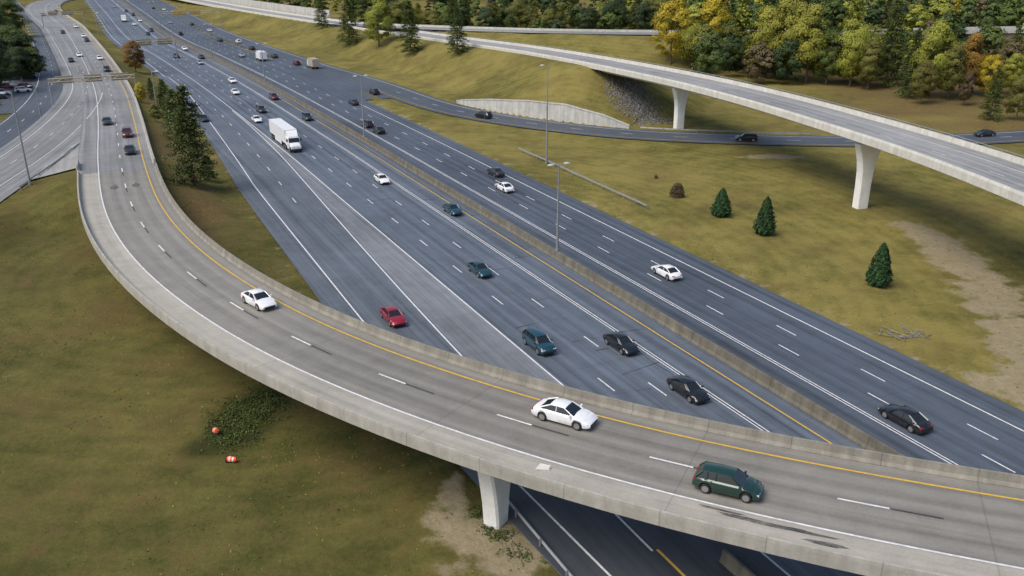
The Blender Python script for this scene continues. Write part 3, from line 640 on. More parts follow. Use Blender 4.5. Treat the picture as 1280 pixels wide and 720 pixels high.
def place(px,py,road,kind,colr,near=None):
    path,dr,lanes,where={'L':(HW,-1,LC_L,"coming down the highway"),'X':(HW,-1,None,"on the highway exit lane"),'R':(HW,1,LC_R,"driving away on the highway"),'M':(HW,1,None,"driving away on the highway"),'A':(A,-1,[-1.8,1.8],"on the curved flyover road"),'E':(E,1,[-1.9,1.9],"on the ramp below the flyover"),'B':(B,-1,[-1.8,1.8],"on the side ramp"),'C':(C,1,[-1.9,1.9],"on the access road")}[road]
    z=0.0
    for _ in range(6):
        p=site(px,py,z+.6); i,l=path.lat(p[0],p[1]); z=path.P[i,2]
    if lanes: l=min(lanes,key=lambda q:abs(q-l))
    T=path.T[i]*dr; s_=path.S[i]+((p[0]-path.P[i,0])*path.T[i,0]+(p[1]-path.P[i,1])*path.T[i,1])
    q=path.at(s_,l,.035); ang=math.atan2(T[1],T[0])
    dzds=(path.P[min(i+1,path.n-1),2]-path.P[max(i-1,0),2])/(2*path.step)*dr
    nr=near if near is not None else (p[1]<215)
    car(kind,colr,q,ang,-math.atan(dzds),f"{cn.get(colr,colr)} {kn[kind]} {where}",nr,"vehicles on the roads")
cars=[(312,377,'A','sedan','white'),(702,520,'A','sedan','white'),(912,600,'A','hatch','green'),(128,152,'A','sedan','dark'),(153,167,'A','suv','maroon'),(156,188,'A','sedan','black'),
(491,395,'X','sedan','red'),(668,430,'L','suv','teal'),(784,427,'L','sedan','black'),(845,490,'L','sedan','black'),(608,335,'L','sedan','teal'),(563,262,'L','sedan','teal'),(475,224,'L','sedan','white'),
(380,147,'L','suv','dark'),(331,137,'L','suv','dark'),(322,149,'L','sedan','white'),(255,148,'X','sedan','dark'),(292,115,'L','sedan','white'),(287,101,'L','sedan','white'),(386,118,'L','suv','maroon'),
(440,128,'R','sedan','dark'),(468,115,'M','suv','black'),(462,155,'R','suv','dark'),(470,163,'R','sedan','black'),(628,214,'R','sedan','dark'),(637,233,'R','sedan','white'),(846,337,'R','sedan','white'),(1143,518,'R','sedan','black'),
(606,144,'E','suv','black'),(932,171,'E','suv','black'),(1228,166,'E','sedan','dark'),
(371,79,'M','suv','maroon'),(343,70,'M','sedan','dark'),(302,69,'M','sedan','silver'),(275,50,'M','sedan','dark'),(298,52,'M','suv','white'),(262,38,'M','sedan','white'),(243,60,'L','sedan','white'),(222,70,'L','suv','dark'),(270,70,'L','sedan','dark'),(250,78,'L','sedan','silver'),
(205,37,'L','suv','dark'),(196,25,'L','sedan','white'),(185,42,'X','sedan','dark'),(168,30,'X','sedan','white'),(158,14,'X','suv','dark'),(215,28,'R','sedan','silver'),(228,42,'R','suv','black'),(205,12,'M','sedan','white'),(190,10,'R','sedan','dark'),(143,8,'X','sedan','silver'),(240,30,'M','sedan','dark'),(180,18,'L','suv','black'),(315,60,'M','sedan','black'),
(146,86,'A','suv','dark'),(131,72,'A','sedan','white'),(108,50,'A','sedan','dark'),(98,33,'A','suv','white'),(80,14,'A','sedan','dark'),(108,68,'B','sedan','white'),(82,40,'B','sedan','dark'),(120,44,'A','sedan','white'),(60,18,'B','suv','silver'),(92,75,'B','sedan','dark')]
for c_ in cars: place(*c_)
for r_,o_ in enumerate((-8.5,-3.5,3.5,8.5)):
    for k_,s_ in enumerate(np.arange(4,LOT.S[-1]-2,3.6)):
        if random.random()<.6: continue
        p=LOT.at(s_,o_,.02); i=LOT.near(p[0],p[1]); nn_=LOT.N[i]
        car(random.choice(['sedan','suv','hatch']),random.choice(['white','silver','black','dark','dark','blue','maroon','black']),p,math.atan2(nn_[1],nn_[0]),0,"parked car in the roadside lot",False,"cars parked in the lot","parked_car")
# ------------------------------------------------------------------ trucks
def wheels(e,xs_,half,r=.5,dual=False):
    g=Geo(); R=[]
    wd=.28 if not dual else .55
    for dd_,rr in ((-wd/2,r*.6),(-wd/2,r*.95),(-wd/2+.05,r),(wd/2-.05,r),(wd/2,r*.95),(wd/2,r*.6)): R.append([(rr*math.cos(t),dd_,rr*math.sin(t)) for t in np.linspace(0,2*math.pi,18,endpoint=False)])
    g.rings(R,0); g.cyl((0,0,0),r*.5,wd+.02,m=1,k=12)
    me=g.mesh("wheel",[M['tyre'],M['rim']],True)
    for x in xs_:
        for s in(-1,1): lk("wheel",me,e,(x,s*half,r))
def cab_geo(g,x0,length,w_,h,hood):
    hw=w_/2
    prof=[(x0,.55,1.25),(x0-.15,.5,1.5),(x0-hood*.6,.5,1.65),(x0-hood,.5,1.8)] if hood else []
    if hood: g.rings([[(x,-hw*.78,a),(x,-hw*.8,b_-.12),(x,-hw*.6,b_),(x,hw*.6,b_),(x,hw*.8,b_-.12),(x,hw*.78,a)] for x,a,b_ in prof],0)
    xc=x0-hood
    R=[]
    for x,zt,k in ((xc,1.75,1),(xc-.35,2.75 if hood else h-.1,.98),(xc-.8,h,.97),(xc-length,h+.02,.97)):
        R.append([(x,-hw*k,.55),(x,-hw*k,zt-.2),(x,-hw*k*.9,zt),(x,hw*k*.9,zt),(x,hw*k,zt-.2),(x,hw*k,.55)])
    g.rings(R,0)
def semi(loc,ang):
    e=empty("semi_truck",loc,ang)
    g=Geo(); g.box(14.2,2.6,2.75,(-2.4,0,2.65),0)
    for x in np.arange(-9.3,4.6,1.2):
        for s in(-1,1): g.box(.06,.03,2.5,(x,s*1.315,2.65),0)
    g.box(13.8,1.0,.25,(-2.4,0,1.1),1); g.box(.05,2.45,.12,(-9.53,0,1.15),1)
    for s in(-1,1): g.box(.15,.15,.9,(1.6,s*.9,.6),1); g.box(6.0,.05,.75,(-2,s*1.25,.85),0)
    lk("trailer",g.mesh("trailer",[M['truckwhite'],M['trim']]),e)
    g=Geo(); cab_geo(g,8.6,2.6,2.5,2.9,1.5)
    g.rings([[(6.6,-1.0,2.85),(6.6,1.0,2.85),(6.6,.9,2.95),(6.6,-.9,2.95)],[(5.6,-1.15,2.85),(5.6,1.15,2.85),(5.6,1.1,3.7),(5.6,-1.1,3.7)],[(4.9,-1.15,2.85),(4.9,1.15,2.85),(4.9,1.15,3.95),(4.9,-1.15,3.95)]],0)
    g.box(4.0,.9,.3,(5.2,0,.85),1); g.box(.25,2.4,.35,(8.65,0,.6),1)
    for s in(-1,1): g.cyl((5.0,s*1.0,.8),.32,1.4,'X',1); g.box(.12,.25,.5,(6.85,s*1.45,2.3),1)
    lk("cab",g.mesh("cab",[M['truckwhite'],M['trim']]),e)
    g=Geo(); g.rings([[(7.12,-1.1,1.85),(7.12,1.1,1.85),(7.12,1.12,1.9),(7.12,-1.12,1.9)],[(6.82,-1.08,2.65),(6.82,1.08,2.65),(6.78,1.05,2.7),(6.78,-1.05,2.7)]],0); lk("windshield",g.mesh("windshield",[M['glass']]),e)
    for s in(-1,1):
        g=Geo(); g.box(.75,.04,.65,(6.3,s*1.235,2.2),0); lk("side_window",g.mesh("side_window",[M['glass']]),e)
        g=Geo(); g.box(.15,.3,.2,(8.5,s*.85,1.1),0); lk("headlight",g.mesh("headlight",[M['head']]),e)
    wheels(e,[7.6],1.05); wheels(e,[4.2,2.9],.95,.5,True); wheels(e,[-7.0,-8.3],.98,.5,True)
    thing(e,"white semi truck with long box trailer on the highway","truck","vehicles on the roads"); return e
def boxtruck(loc,ang,mat,label):
    e=empty("box_truck",loc,ang); g=Geo(); g.box(5.6,2.4,2.5,(-1.1,0,2.1),0); g.box(5.6,.9,.25,(-1,0,.75),1)
    for x in (-3.93,1.73): g.box(.05,2.44,2.54,(x,0,2.1),0)
    lk("cargo_box",g.mesh("cargo_box",[mat,M['trim']]),e)
    g=Geo(); cab_geo(g,4.0,1.3,2.1,2.3,.75); g.box(.2,2.0,.3,(4.02,0,.6),1); lk("cab",g.mesh("cab",[M['truckwhite'],M['trim']]),e)
    g=Geo(); g.rings([[(3.27,-.9,1.8),(3.27,.9,1.8),(3.25,.9,1.85),(3.25,-.9,1.85)],[(2.88,-.88,2.2),(2.88,.88,2.2),(2.84,.85,2.24),(2.84,-.85,2.24)]],0); lk("windshield",g.mesh("windshield",[M['glass']]),e)
    wheels(e,[3.1],.95,.42); wheels(e,[-2.2],.9,.42,True); thing(e,label,"truck","vehicles on the roads")
def hplace(px,py,fn,dr,lane=None,*a):
    p=site(px,py,1.5); i,l=HW.lat(p[0],p[1]); l=lane if lane is not None else l; q=HW.at(HW.S[i],l,.035); T=HW.T[i]*dr; fn(tuple(q),math.atan2(T[1],T[0]),*a)
hplace(360,172,semi,-1,-15.7)
hplace(392,80,boxtruck,1,None,M['signback'],"tan box truck on the merging lanes")
hplace(325,70,boxtruck,1,None,M['truckwhite'],"white box truck driving away on the highway")
hplace(206,22,boxtruck,-1,-12,M['truckwhite'],"small white box truck coming down the highway")
# ------------------------------------------------------------------ lamps, gantries, barrels
def lamp(loc,h,ang,arms=(1,-1),label="tall galvanised steel street lamp on the median barrier"):
    e=empty("street_lamp",tuple(loc),ang); g=Geo(); g.tube([(0,0,0),(0,0,h)],[.15+.003*h,.08],0,10); g.cyl((0,0,.2),.28,.4,'Z',0,10); lk("pole",g.mesh("pole",[M['steel']],True),e)
    for s in arms:
        g=Geo(); g.tube([(0,0,h-.2),(s*.35,0,h),(s*.9,0,h+.05)],[.05,.045,.04],0,6); lk("arm",g.mesh("arm",[M['steel']],True),e)
        g=Geo(); g.rings([[(s*.8,-.12,h+.0),(s*.8,.12,h+.0),(s*.8,.1,h+.16),(s*.8,-.1,h+.16)],[(s*1.2,-.2,h+.0),(s*1.2,.2,h+.0),(s*1.2,.15,h+.2),(s*1.2,-.15,h+.2)],[(s*1.65,-.1,h+.02),(s*1.65,.1,h+.02),(s*1.65,.08,h+.12),(s*1.65,-.08,h+.12)]],0); lk("lamp_head",g.mesh("lamp_head",[M['lamphead']]),e)
    thing(e,label,"street lamp","street lamps along the highway")
for (px,py,h) in ((695,324,13),(454,178,14),(330,106,12),(262,72,12),(218,49,12),(190,33,12)):
    b=site(px,py,0); i,s_,l=HW.sl(b[0],b[1]); q=HW.at(s_,0,1.1); lamp(q,h-1,math.atan2(HW.N[i][1],HW.N[i][0]))
lamp(onground(683,205),19,math.atan2(HW.N[60][1],HW.N[60][0]),(-1,),"very tall steel lamp pole in the grass verge")
lamp(onground(38,232),15,.5,(-1,),"tall lamp pole at the ramp edge"); lamp(onground(197,142),10,0,(1,),"lamp pole beside the tree strip")
lamp(onground(52,150),8,.5,(-1,),"lamp pole beside the access road")
lamp(onground(123,44),10,0,(1,),"lamp pole beside the approach road")
def gantry(path,i,lo,hi,h,panels,mat,label,ph=2.6,tr=.5):
    c=path.P[i]; ang=math.atan2(path.N[i][1],path.N[i][0]); e=empty("sign_gantry",(c[0],c[1],c[2]),ang)
    for x in (lo,hi):
        g=Geo(); g.tube([(x,0,-2),(x,0,h+.6)],[.2,.16],0,8); lk("post",g.mesh("post",[M['steel']]),e)
    g=Geo()
    for y,z in ((-tr,h-tr),(tr,h-tr),(-tr,h+tr),(tr,h+tr)): g.tube([(lo,y,z),(hi,y,z)],[.08,.08],0,6)
    x=lo; k=0
    while x<hi-.1:
        x2=min(x+1.6,hi)
        for y in (-tr,tr): g.tube([(x,y,h-tr if k%2 else h+tr),(x2,y,h+tr if k%2 else h-tr)],[.05,.05],0,4)
        x=x2;k+=1
    lk("truss",g.mesh("truss",[M['signback']]),e)
    for a_,b_ in panels:
        g=Geo(); g.box(b_-a_,.08,ph,((a_+b_)/2,tr+.22,h),0)
        for f_ in (-.4,-.13,.14,.4): g.box(b_-a_,.06,.08,((a_+b_)/2,tr+.14,h+f_*ph),1)
        lk("sign_panel",g.mesh("sign_panel",[mat,M['steel']]),e)
    thing(e,label,"sign gantry")
gi=A.near(*site(143,126,3.2)); gantry(A,gi,-13.5,5.9,5.8,[(-12,-8),(-5.5,-1.5),(.5,4.5)],M['signback'],"overhead steel truss gantry showing tan sign backs",1.8,.4)
gi=HW.near(*site(215,78)); gantry(HW,gi,-29,-14,7.5,[(-27,-22),(-20,-15)],M['signback'],"overhead gantry with grey sign backs over the lanes",2.2,.4)
gi=HW.near(*site(232,36)); gantry(HW,gi,1.0,31,8,[(8,14),(15.5,21)],M['signyellow'],"overhead gantry with yellow and white sign boards")
gi=A.near(*site(95,33,1.5)); gantry(A,gi,-12,6.6,6.5,[(-9,-5),(-3,2)],M['signback'],"second overhead gantry over the approach road",1.9,.4)
def barrel(px,py,lying,rz):
    g=Geo(); zz=[0,.08,.08,.28,.28,.45,.45,.62,.62,.8,.8,1.0]; rr=[.36,.36,.29,.285,.275,.27,.26,.255,.245,.24,.225,.2]
    for k in range(0,12,2):
        R=[[(rr[k+j]*math.cos(t),rr[k+j]*math.sin(t),zz[k+j]) for t in np.linspace(0,2*math.pi,16,endpoint=False)] for j in(0,1)]; g.rings(R,{0:1,2:0,4:2,6:0,8:2,10:0}[k])
    g.box(.2,.05,.12,(0,0,1.05),0)
    o=bpy.data.objects.new("traffic_barrel",g.mesh("traffic_barrel",[M['orange'],M['tyre'],M['whitep']])); COL.objects.link(o); p=onground(px,py); o.location=(p[0],p[1],p[2]+.28); o.rotation_euler=(math.pi/2 if lying else 1.2,0,rz); o.scale=(.9,.9,.85)
    thing(o,"orange and white traffic barrel lying in the grass" if lying else "orange traffic barrel tilted in the grass","traffic barrel","orange traffic barrels")
barrel(269,541,False,.6); barrel(284,577,True,1.4)
g=Geo()
for k in range(26):
    a=random.uniform(0,3.14); x,y=random.gauss(0,1.2),random.gauss(0,.9); l_=random.uniform(.6,2.2); z=random.uniform(.03,.15)
    g.tube([(x,y,z),(x+l_*math.cos(a),y+l_*math.sin(a),z+random.uniform(-.03,.12))],[.045,.045],0,5)
o=bpy.data.objects.new("debris_pile",g.mesh("debris_pile",[M['scrap']])); COL.objects.link(o); o.location=onground(1140,420); thing(o,"scattered grey pipes and scrap on the grass","debris")
q=site(679,587,7.1); i,s_,l=A.sl(q[0],q[1]); q=A.at(s_,l,.03)
o=mesh_obj("foam_scrap",[(-.55,-.2,0),(.4,-.3,0),(.6,.15,0),(-.2,.3,0),(-.5,-.15,.1),(.35,-.25,.16),(.5,.12,.12),(-.2,.25,.2)],[(3,2,1,0),(4,5,6,7),(0,1,5,4),(1,2,6,5),(2,3,7,6),(3,0,4,7)],[M['whitep']]); o.location=q
thing(o,"crumpled white scrap lying on the bridge shoulder","debris")
def patch(path,s,off,l_,w_,seed,dz=.014):
    r=random.Random(seed); V=[];n_=22
    for k in range(n_):
        t=2*math.pi*k/n_; rr=r.uniform(.7,1.1); V.append(tuple(path.at(s+rr*l_/2*math.cos(t),off+rr*w_/2*math.sin(t),dz)))
    struct(mesh_obj("road_patch",V,[tuple(range(n_))],[M['tar']]))
sp=lambda px,py,z:A.S[A.near(*site(px,py,z))]
patch(A,sp(150,236,5.2),-1.6,3.4,1.3,1); patch(A,sp(150,236,5.2),1.5,3.4,1.2,2)
patch(A,sp(950,645,7.3),-4.3,7.5,.45,3); patch(A,sp(900,625,7.3),-4.0,3,.25,5); patch(A,sp(1000,660,7.3),-5.0,3,.4,4)
def rocks(name,cx,cy,n_,rx,ry,s0,s1,rot=0):
    Vs_=[];Fs_=[];o=0
    base=np.array([(-1,-1,-1),(1,-1,-1),(1,1,-1),(-1,1,-1),(-.7,-.7,1),(.7,-.7,1),(.7,.7,1),(-.7,.7,1)],float)
    fq=np.array([(0,3,2,1),(4,5,6,7),(0,1,5,4),(1,2,6,5),(2,3,7,6),(3,0,4,7)])
    for k in range(n_):
        u,v=np.clip(rng.normal(size=2)*.5,-1.1,1.1); x=cx+u*rx*math.cos(rot)-v*ry*math.sin(rot); y=cy+u*rx*math.sin(rot)+v*ry*math.cos(rot)
        if abs(E.lat(x,y)[1])<EH+1: continue
        s=rng.uniform(s0,s1); q=base*s*rng.uniform(.7,1.2,3)+rng.normal(size=(8,3))*s*.22; t=rng.uniform(0,6.28); R=np.array([[math.cos(t),-math.sin(t),0],[math.sin(t),math.cos(t),0],[0,0,1]])
        Vs_.append(q@R.T+[x,y,gh(x,y)]); Fs_.append(fq+o); o+=8
    ob=quick(name,np.vstack(Vs_),np.vstack(Fs_),[M['rock']]); ob["kind"]="stuff"; ob["label"]="loose dark rocks on the bank below the bridge"; ob["category"]="rocks"
q=onground(792,126); rocks("riprap",q[0],q[1],1900,6,12,.10,.26,.3)
# ------------------------------------------------------------------ trees
def leaves(C,Nrm,size,tint):
    n_=len(C); a=np.cross(Nrm,rng.normal(size=(n_,3))); a/=np.linalg.norm(a,axis=1)[:,None]+1e-9; b=np.cross(Nrm,a); b/=np.linalg.norm(b,axis=1)[:,None]+1e-9
    s=size[:,None]; V=np.stack([C-a*s-b*s*.6,C+a*s-b*s*.7,C+a*s*.8+b*s*.6,C-a*s*.9+b*s*.7],1).reshape(-1,3)
    return V,np.arange(n_*4).reshape(-1,4),np.repeat(tint,4)
def rdir(n_): v=rng.normal(size=(n_,3)); return v/np.linalg.norm(v,axis=1)[:,None]
def crown_broad(h,wd,nl=16,per=200,size=.3,z0=.22,jit=.35):
    Cs,Ns,Ts=[],[],[]
    for k in range(nl):
        f=(k+rng.uniform(0,1))/nl; zc=h*(z0+(.9-z0)*f); rmax=wd/2*(1-abs(2*f-.8)**2.4*.55)*.78 if f<.9 else wd/2*.3; t=rng.uniform(0,6.28); r0=rmax*math.sqrt(rng.uniform(.2,1))
        c=np.array([r0*math.cos(t),r0*math.sin(t),zc]); lr=wd*rng.uniform(.11,.19); d=rdir(per); d[:,2]=abs(d[:,2])*.9-.3+rng.normal(size=per)*.15
        rad=lr*(rng.uniform(.6,1.12,per)); P=c+d*rad[:,None]*np.array([1,1,.85]); out=P-np.array([0,0,h*.5]); out/=np.linalg.norm(out,axis=1)[:,None]
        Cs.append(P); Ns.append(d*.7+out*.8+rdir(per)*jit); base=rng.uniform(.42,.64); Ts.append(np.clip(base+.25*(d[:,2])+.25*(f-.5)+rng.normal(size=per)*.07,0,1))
    C_=np.vstack(Cs); return leaves(C_,np.vstack(Ns),rng.uniform(.6,1.2,len(C_))*size,np.concatenate(Ts))
def crown_pine(h,wd,lev=15,per=7,lp=26,size=.26,z0=.18,shape=1.0):
    Cs,Ts=[],[]
    for k in range(lev):
        f=k/(lev-1); z=h*(z0+(1-z0)*f); rl=wd/2*((1-f)**shape*.92+.06)
        for j in range(per if f<.8 else per-2):
            t=rng.uniform(0,6.28); r=rl*rng.uniform(.5,1.15); u=rng.uniform(.25,1,lp)**.8
            P=np.stack([np.cos(t)*r*u,np.sin(t)*r*u,z+r*(.10*u-.28*u*u)],1)+rng.normal(size=(lp,3))*[.2*wd/5,.2*wd/5,.18]
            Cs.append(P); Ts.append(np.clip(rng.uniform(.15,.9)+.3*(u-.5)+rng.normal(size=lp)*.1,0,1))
    C_=np.vstack(Cs); d=rdir(len(C_)); d[:,2]=abs(d[:,2])+.3; return leaves(C_,d,rng.uniform(.6,1.25,len(C_))*size,np.concatenate(Ts))
def crown_cone(h,wd,n_=4200,size=.13):
    f=rng.uniform(0,1,n_)**1.4; t=rng.uniform(0,6.28,n_); prof=np.minimum(1,(f+.04)/.2)**.5*(1-f)**.62
    lump=1+.13*np.sin(5*t+9*f)+.1*np.sin(11*t-23*f); r=wd/2*prof*lump*rng.uniform(.72,1.06,n_)
    C_=np.stack([r*np.cos(t),r*np.sin(t),h*(f*.98+.02)],1); d=np.stack([np.cos(t),np.sin(t),.5+0*t],1)+rdir(n_)*.6
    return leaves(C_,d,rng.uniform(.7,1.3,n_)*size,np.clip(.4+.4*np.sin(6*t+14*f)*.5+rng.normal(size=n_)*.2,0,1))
def trunk(h,r,limbs,top=.8,wd=6):
    g=Geo(); bx,by=random.uniform(-.3,.3),random.uniform(-.3,.3)
    g.tube([(0,0,-.6),(0,0,.1),(bx*.4,by*.4,h*.4),(bx,by,h*top)],[r*1.35,r,r*.7,r*.15],0,8)
    for k in range(limbs):
        f=random.uniform(.3,.75); t=random.uniform(0,6.28); l_=wd*.33*random.uniform(.6,1.1)
        g.tube([(bx*f,by*f,h*f),(math.cos(t)*l_*.5,math.sin(t)*l_*.5,h*f+l_*.4),(math.cos(t)*l_,math.sin(t)*l_,h*f+l_*.8)],[r*.4,r*.25,r*.08],0,5)
    return g.mesh("trunk",[M['bark']],True)
TV={'broad':[],'pine':[],'cone':[],'full':[]}
for k in range(5):
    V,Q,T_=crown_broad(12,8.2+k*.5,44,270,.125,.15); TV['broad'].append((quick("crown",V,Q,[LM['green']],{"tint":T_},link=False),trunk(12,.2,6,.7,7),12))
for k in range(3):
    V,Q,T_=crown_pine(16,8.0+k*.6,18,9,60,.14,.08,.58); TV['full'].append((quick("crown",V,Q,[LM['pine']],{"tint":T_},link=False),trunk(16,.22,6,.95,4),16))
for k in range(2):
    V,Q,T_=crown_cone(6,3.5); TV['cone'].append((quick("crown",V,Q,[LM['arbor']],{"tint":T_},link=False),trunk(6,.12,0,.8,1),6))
f_=rdir(2600); f_[:,2]=abs(f_[:,2]); rr=rng.uniform(.6,1.05,2600)[:,None]; Cb=f_*rr*np.array([1.35,1.35,2.5])+[0,0,.15]; V,Q,T_=leaves(Cb,f_+rdir(2600)*.8,rng.uniform(.05,.11,2600),rng.uniform(.1,.8,2600))
TV['bush']=[(quick("crown",V,Q,[LM['brown']],{"tint":T_},link=False),trunk(3,.06,9,.7,3),3)]
def tree(kind,p,h,leaf,label,group="trees along the interchange",name="tree",wide=1.0):
    me,tr,h0=random.choice(TV[kind]); s=h/h0; e=empty(name,tuple(p),random.uniform(0,6.28)); e.scale=(s*wide,s*wide,s)
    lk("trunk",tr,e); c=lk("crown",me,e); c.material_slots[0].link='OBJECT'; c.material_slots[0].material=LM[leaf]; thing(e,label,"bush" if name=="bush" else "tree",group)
def th_(px,top,base,kind,leaf,label,wide=1.0,name="tree",group="trees along the interchange"):
    p=onground(px,base); zc=p[1]*CT+(HC-p[2])*ST; h=(base-top)/(F/zc)/CT; tree(kind,p,h,leaf,label,group,name,wide)
th_(901,237,270,'cone','arbor',"small conical evergreen shrub on the grass",1.3,"evergreen_shrub"); th_(955,248,293,'cone','arbor',"conical evergreen shrub on the grass",1.0,"evergreen_shrub"); th_(1097,305,357,'cone','arbor',"dense conical evergreen shrub on the grass",1.0,"evergreen_shrub")
th_(846,227,246,'bush','brown',"round brown bush on the grass",1.0,"bush"); th_(820,218,223,'bush','brown',"tiny bare shrub on the grass",1,"bush")
th_(243,120,232,'full','strip',"tall full pine on the slope beside the highway",1.05,"pine_tree"); th_(222,118,176,'full','strip',"bushy green pine beside the highway",1.2,"pine_tree"); th_(208,104,148,'full','green',"bushy green young pine beside the highway",1.2,"pine_tree"); th_(262,196,226,'full','green',"small pine beside the highway",1.3,"pine_tree"); th_(236,150,186,'broad','olive',"loose olive shrub beside the highway",.8)
th_(170,52,90,'broad','orange',"orange autumn tree beside the approach road",1.0); th_(177,104,128,'broad','gold',"yellow sapling in the tree strip",.8); th_(195,130,152,'broad','olive',"small olive tree in the tree strip",.9); th_(190,100,124,'full','green',"small green tree in the tree strip",1.2,"pine_tree")
th_(437,6,56,'full','green',"green tree on the grass bank",1.1); th_(474,-4,58,'broad','yellowgreen',"broad yellow-green tree on the grass bank",.95); th_(513,10,68,'full','green',"green conifer on the grass bank",1.1,"pine_tree"); th_(572,16,68,'full','strip',"dark green conifer on the grass bank",1.15,"pine_tree")
for px,tp,bs,kd_,lf_,wd_ in [(838,4,80,'broad','gold',.9),(862,28,84,'broad','yellowgreen',.9),(884,2,84,'broad','gold',.95),(910,34,88,'broad','olive',.9),(930,46,92,'broad','green',.9),(955,12,98,'broad','yellowgreen',.9),(982,4,100,'broad','yellowgreen',.85),(1007,10,104,'broad','yellowgreen',.85),(1032,40,106,'broad','green',.9),(1062,28,108,'broad','yellowgreen',.8),(1084,52,112,'broad','olive',.8),(1107,14,108,'full','green',.9),(1135,48,122,'full','strip',1.0),(1160,28,122,'broad','yellowgreen',.8),(1185,58,124,'broad','olive',.8),(1208,44,118,'broad','orange',.8),(1232,70,122,'broad','gold',.8),(1237,92,150,'full','green',1.0),(1270,92,150,'broad','olive',.8),(1262,68,118,'broad','yellowgreen',.8),(1150,76,130,'broad','olive',.8),(1292,80,140,'full','green',1),(1205,90,132,'broad','brown',.7)]:
    th_(px,tp,bs,kd_,lf_,{'gold':"golden autumn tree",'yellowgreen':"yellow-green autumn tree",'orange':"orange autumn tree",'olive':"olive green rounded tree",'strip':"dark pine tree",'green':"green tree",'brown':"thin brown autumn tree"}[lf_]+" at the edge of the wood",wd_,"pine_tree" if kd_=='full' else "tree","trees at the edge of the wood")
for px,tp,bs in [(5,30,92),(20,34,95),(36,45,97),(44,60,98),(12,55,100),(-10,25,95),(28,60,102),(-20,40,120),(2,10,60),(15,0,45)]:
    th_(px,tp,bs,random.choice(['full','broad']),random.choice(['pine','strip','pine']),"dark green tree beside the access road",1.2)
for k in range(26):
    px=400+k*17+random.uniform(-8,8); p=site(px,30-random.uniform(0,6),8); z=gh(p[0],p[1]); 
    i,l=Fp.lat(p[0],p[1]); i2,l2=D.lat(p[0],p[1])
    if abs(l)<9 or -4<l2<18: p=p+np.array([6,22,0]); z=gh(p[0],p[1])
    i2,l2=D.lat(p[0],p[1]); 
    if -6<l2<20: p=p+np.array([30,0,0]); z=gh(p[0],p[1])
    lf_=random.choice(['green','pine','olive','olive','green','yellowgreen','green']); tree(random.choice(['broad','broad','full']),(p[0],p[1],z),random.uniform(13,19),lf_,"tree of the wood beyond the upper ramp","trees at the edge of the wood",wide=1.1)
# far wood as one mass
Vs=[];Qs=[];Ts=[];Ms=[];off=0; cnt=0
proto=[crown_broad(12,9,18,60,.38,.2,.35) for k in range(4)]+[crown_pine(14,6.5,9,5,12,.45)]
fine=[crown_broad(12,9,30,110,.22,.16,.35) for k in range(4)]+[crown_pine(15,7.5,14,7,24,.26,.1,.6)]
names=['green','pine','brown','yellowgreen','orange','gold','olive','strip']
def okpt(x,y):
    for P,lo,hi in ((HW,-36,34),(A,-30,9),(B,-10,11),(C,-9,9),(D,-9,20),(Fp,-12,9),(E,-11,11),(LOT,-20,16)):
        i=P.near(x,y)
        d=math.hypot(x-P.P[i,0],y-P.P[i,1])
        if d<60:
            l=(x-P.P[i,0])*P.N[i,0]+(y-P.P[i,1])*P.N[i,1]
            if lo<l<hi: return False
    return True
tries=0
while cnt<1250 and tries<20000:
    tries+=1; r=random.random()
    if r<.45: x,y=random.uniform(60,330),random.uniform(240,520)
    elif r<.75: x,y=random.uniform(-250,300),random.uniform(375,800)
    elif r<.87: x,y=random.uniform(-600,-150),random.uniform(250,900)
    else: x,y=random.uniform(-900,900),random.uniform(700,1300)
    if r<.45 and (y<250+max(0,(130-x))*.25 or (x<150 and y<266)): continue
    if y<334 and x>150 and x<215 : continue
    if .45<=r<.75:
        i,l=D.lat(x,y)
        if l<22: continue
        i,l=Fp.lat(x,y)
        if x>-60 and y<390 and y< Fp.P[i,1]+12: continue
    if .75<=r<.87:
        i,l=C.lat(x,y)
        if l>-14: continue
        if x>-190 and y<300: continue
    if not okpt(x,y): continue
    V,Q,T_=random.choice(fine if (y<330 and 50<x<210) else proto); s=random.uniform(.95,1.45); t=random.uniform(0,6.28); R=np.array([[math.cos(t),-math.sin(t),0],[math.sin(t),math.cos(t),0],[0,0,1]])
    Vs.append((V*s)@R.T+[x,y,gh(x,y)-.5]); Qs.append(Q+off); off+=len(V); Ts.append(np.clip(T_*random.uniform(.75,1.1),0,1))
    mi=random.choices(range(8),[.3,.16,.07,.1,.015,.02,.14,.2])[0]; Ms.append(np.full(len(Q),mi)); cnt+=1
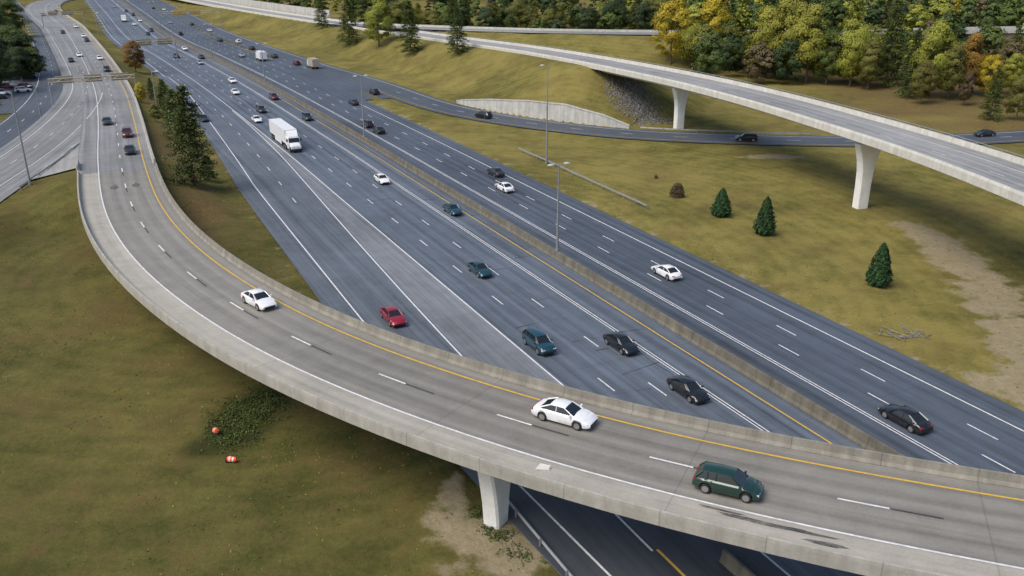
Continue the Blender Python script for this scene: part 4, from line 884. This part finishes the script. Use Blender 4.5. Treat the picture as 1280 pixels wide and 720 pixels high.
fo=quick("forest",np.vstack(Vs),np.vstack(Qs),[LM[k] for k in names],{"tint":np.concatenate(Ts)}); fo.data.polygons.foreach_set("material_index",np.concatenate(Ms).astype(np.int32)); fo["kind"]="stuff"; fo["label"]="mixed autumn wood beyond the roads"; fo["category"]="forest"
# grass tufts
pts=[]
while len(pts)<5000:
    x,y=random.uniform(-75,95),random.uniform(40,170)
    i,l=HW.lat(x,y)
    if left_edge[i]-1.2<l<18.6: continue
    if l>0 and abs(E.lat(x,y)[1])<7: continue
    if vnoise(np.array([x]),np.array([y]),9,11)[0]*.7+vnoise(np.array([x]),np.array([y]),3,12)[0]*.5<random.uniform(.35,.85): continue
    if l<0 and y>100:
        ib,lb=A.lat(x,y)
        if -30<lb<8 and ib>=iAab-3: continue
        if abs(B.lat(x,y)[1])<9: continue
    if abs(C.lat(x,y)[1])<6: continue
    pts.append((x,y,gh(x,y)))
P3=np.repeat(np.array(pts),3,axis=0); P3[:,:2]+=rng.normal(size=(len(P3),2))*.06; P3[:,2]+=.03
d=rdir(len(P3)); d[:,2]=abs(d[:,2])+.4
V,Q,T_=leaves(P3,d,rng.uniform(.03,.08,len(P3)),np.repeat(rng.uniform(0,1,len(pts)),3))
o=quick("grass_tufts",V,Q,[LM['grass']],{"tint":T_}); o["kind"]="stuff"; o["label"]="rough grass tufts on the verges"; o["category"]="grass"
S_=[];Tt=[]
for (px,py,n_,sx,sy) in ((314,512,150,2.8,3.6),(290,546,50,2.2,2),(625,668,14,1.2,.8),(600,640,8,.8,.8),(655,690,10,1.5,1.2)):
    q=onground(px,py)
    for k in range(n_):
        x,y=q[0]+random.gauss(0,sx*.6),q[1]+random.gauss(0,sy*.6); m=26; hh=random.uniform(.08,.22)
        S_.append(np.array([x,y,gh(x,y)+hh*.5])+rng.normal(size=(m,3))*[.3,.3,hh*.3]); Tt.append(np.full(m,random.uniform(.1,.6)))
C_=np.vstack(S_); dn=rdir(len(C_)); dn[:,2]=abs(dn[:,2])+.5; V,Q,T_=leaves(C_,dn,rng.uniform(.04,.09,len(C_)),np.concatenate(Tt))
o=quick("scrub",V,Q,[LM['green']],{"tint":T_}); o["kind"]="stuff"; o["label"]="low dark green scrub in the grass"; o["category"]="scrub"
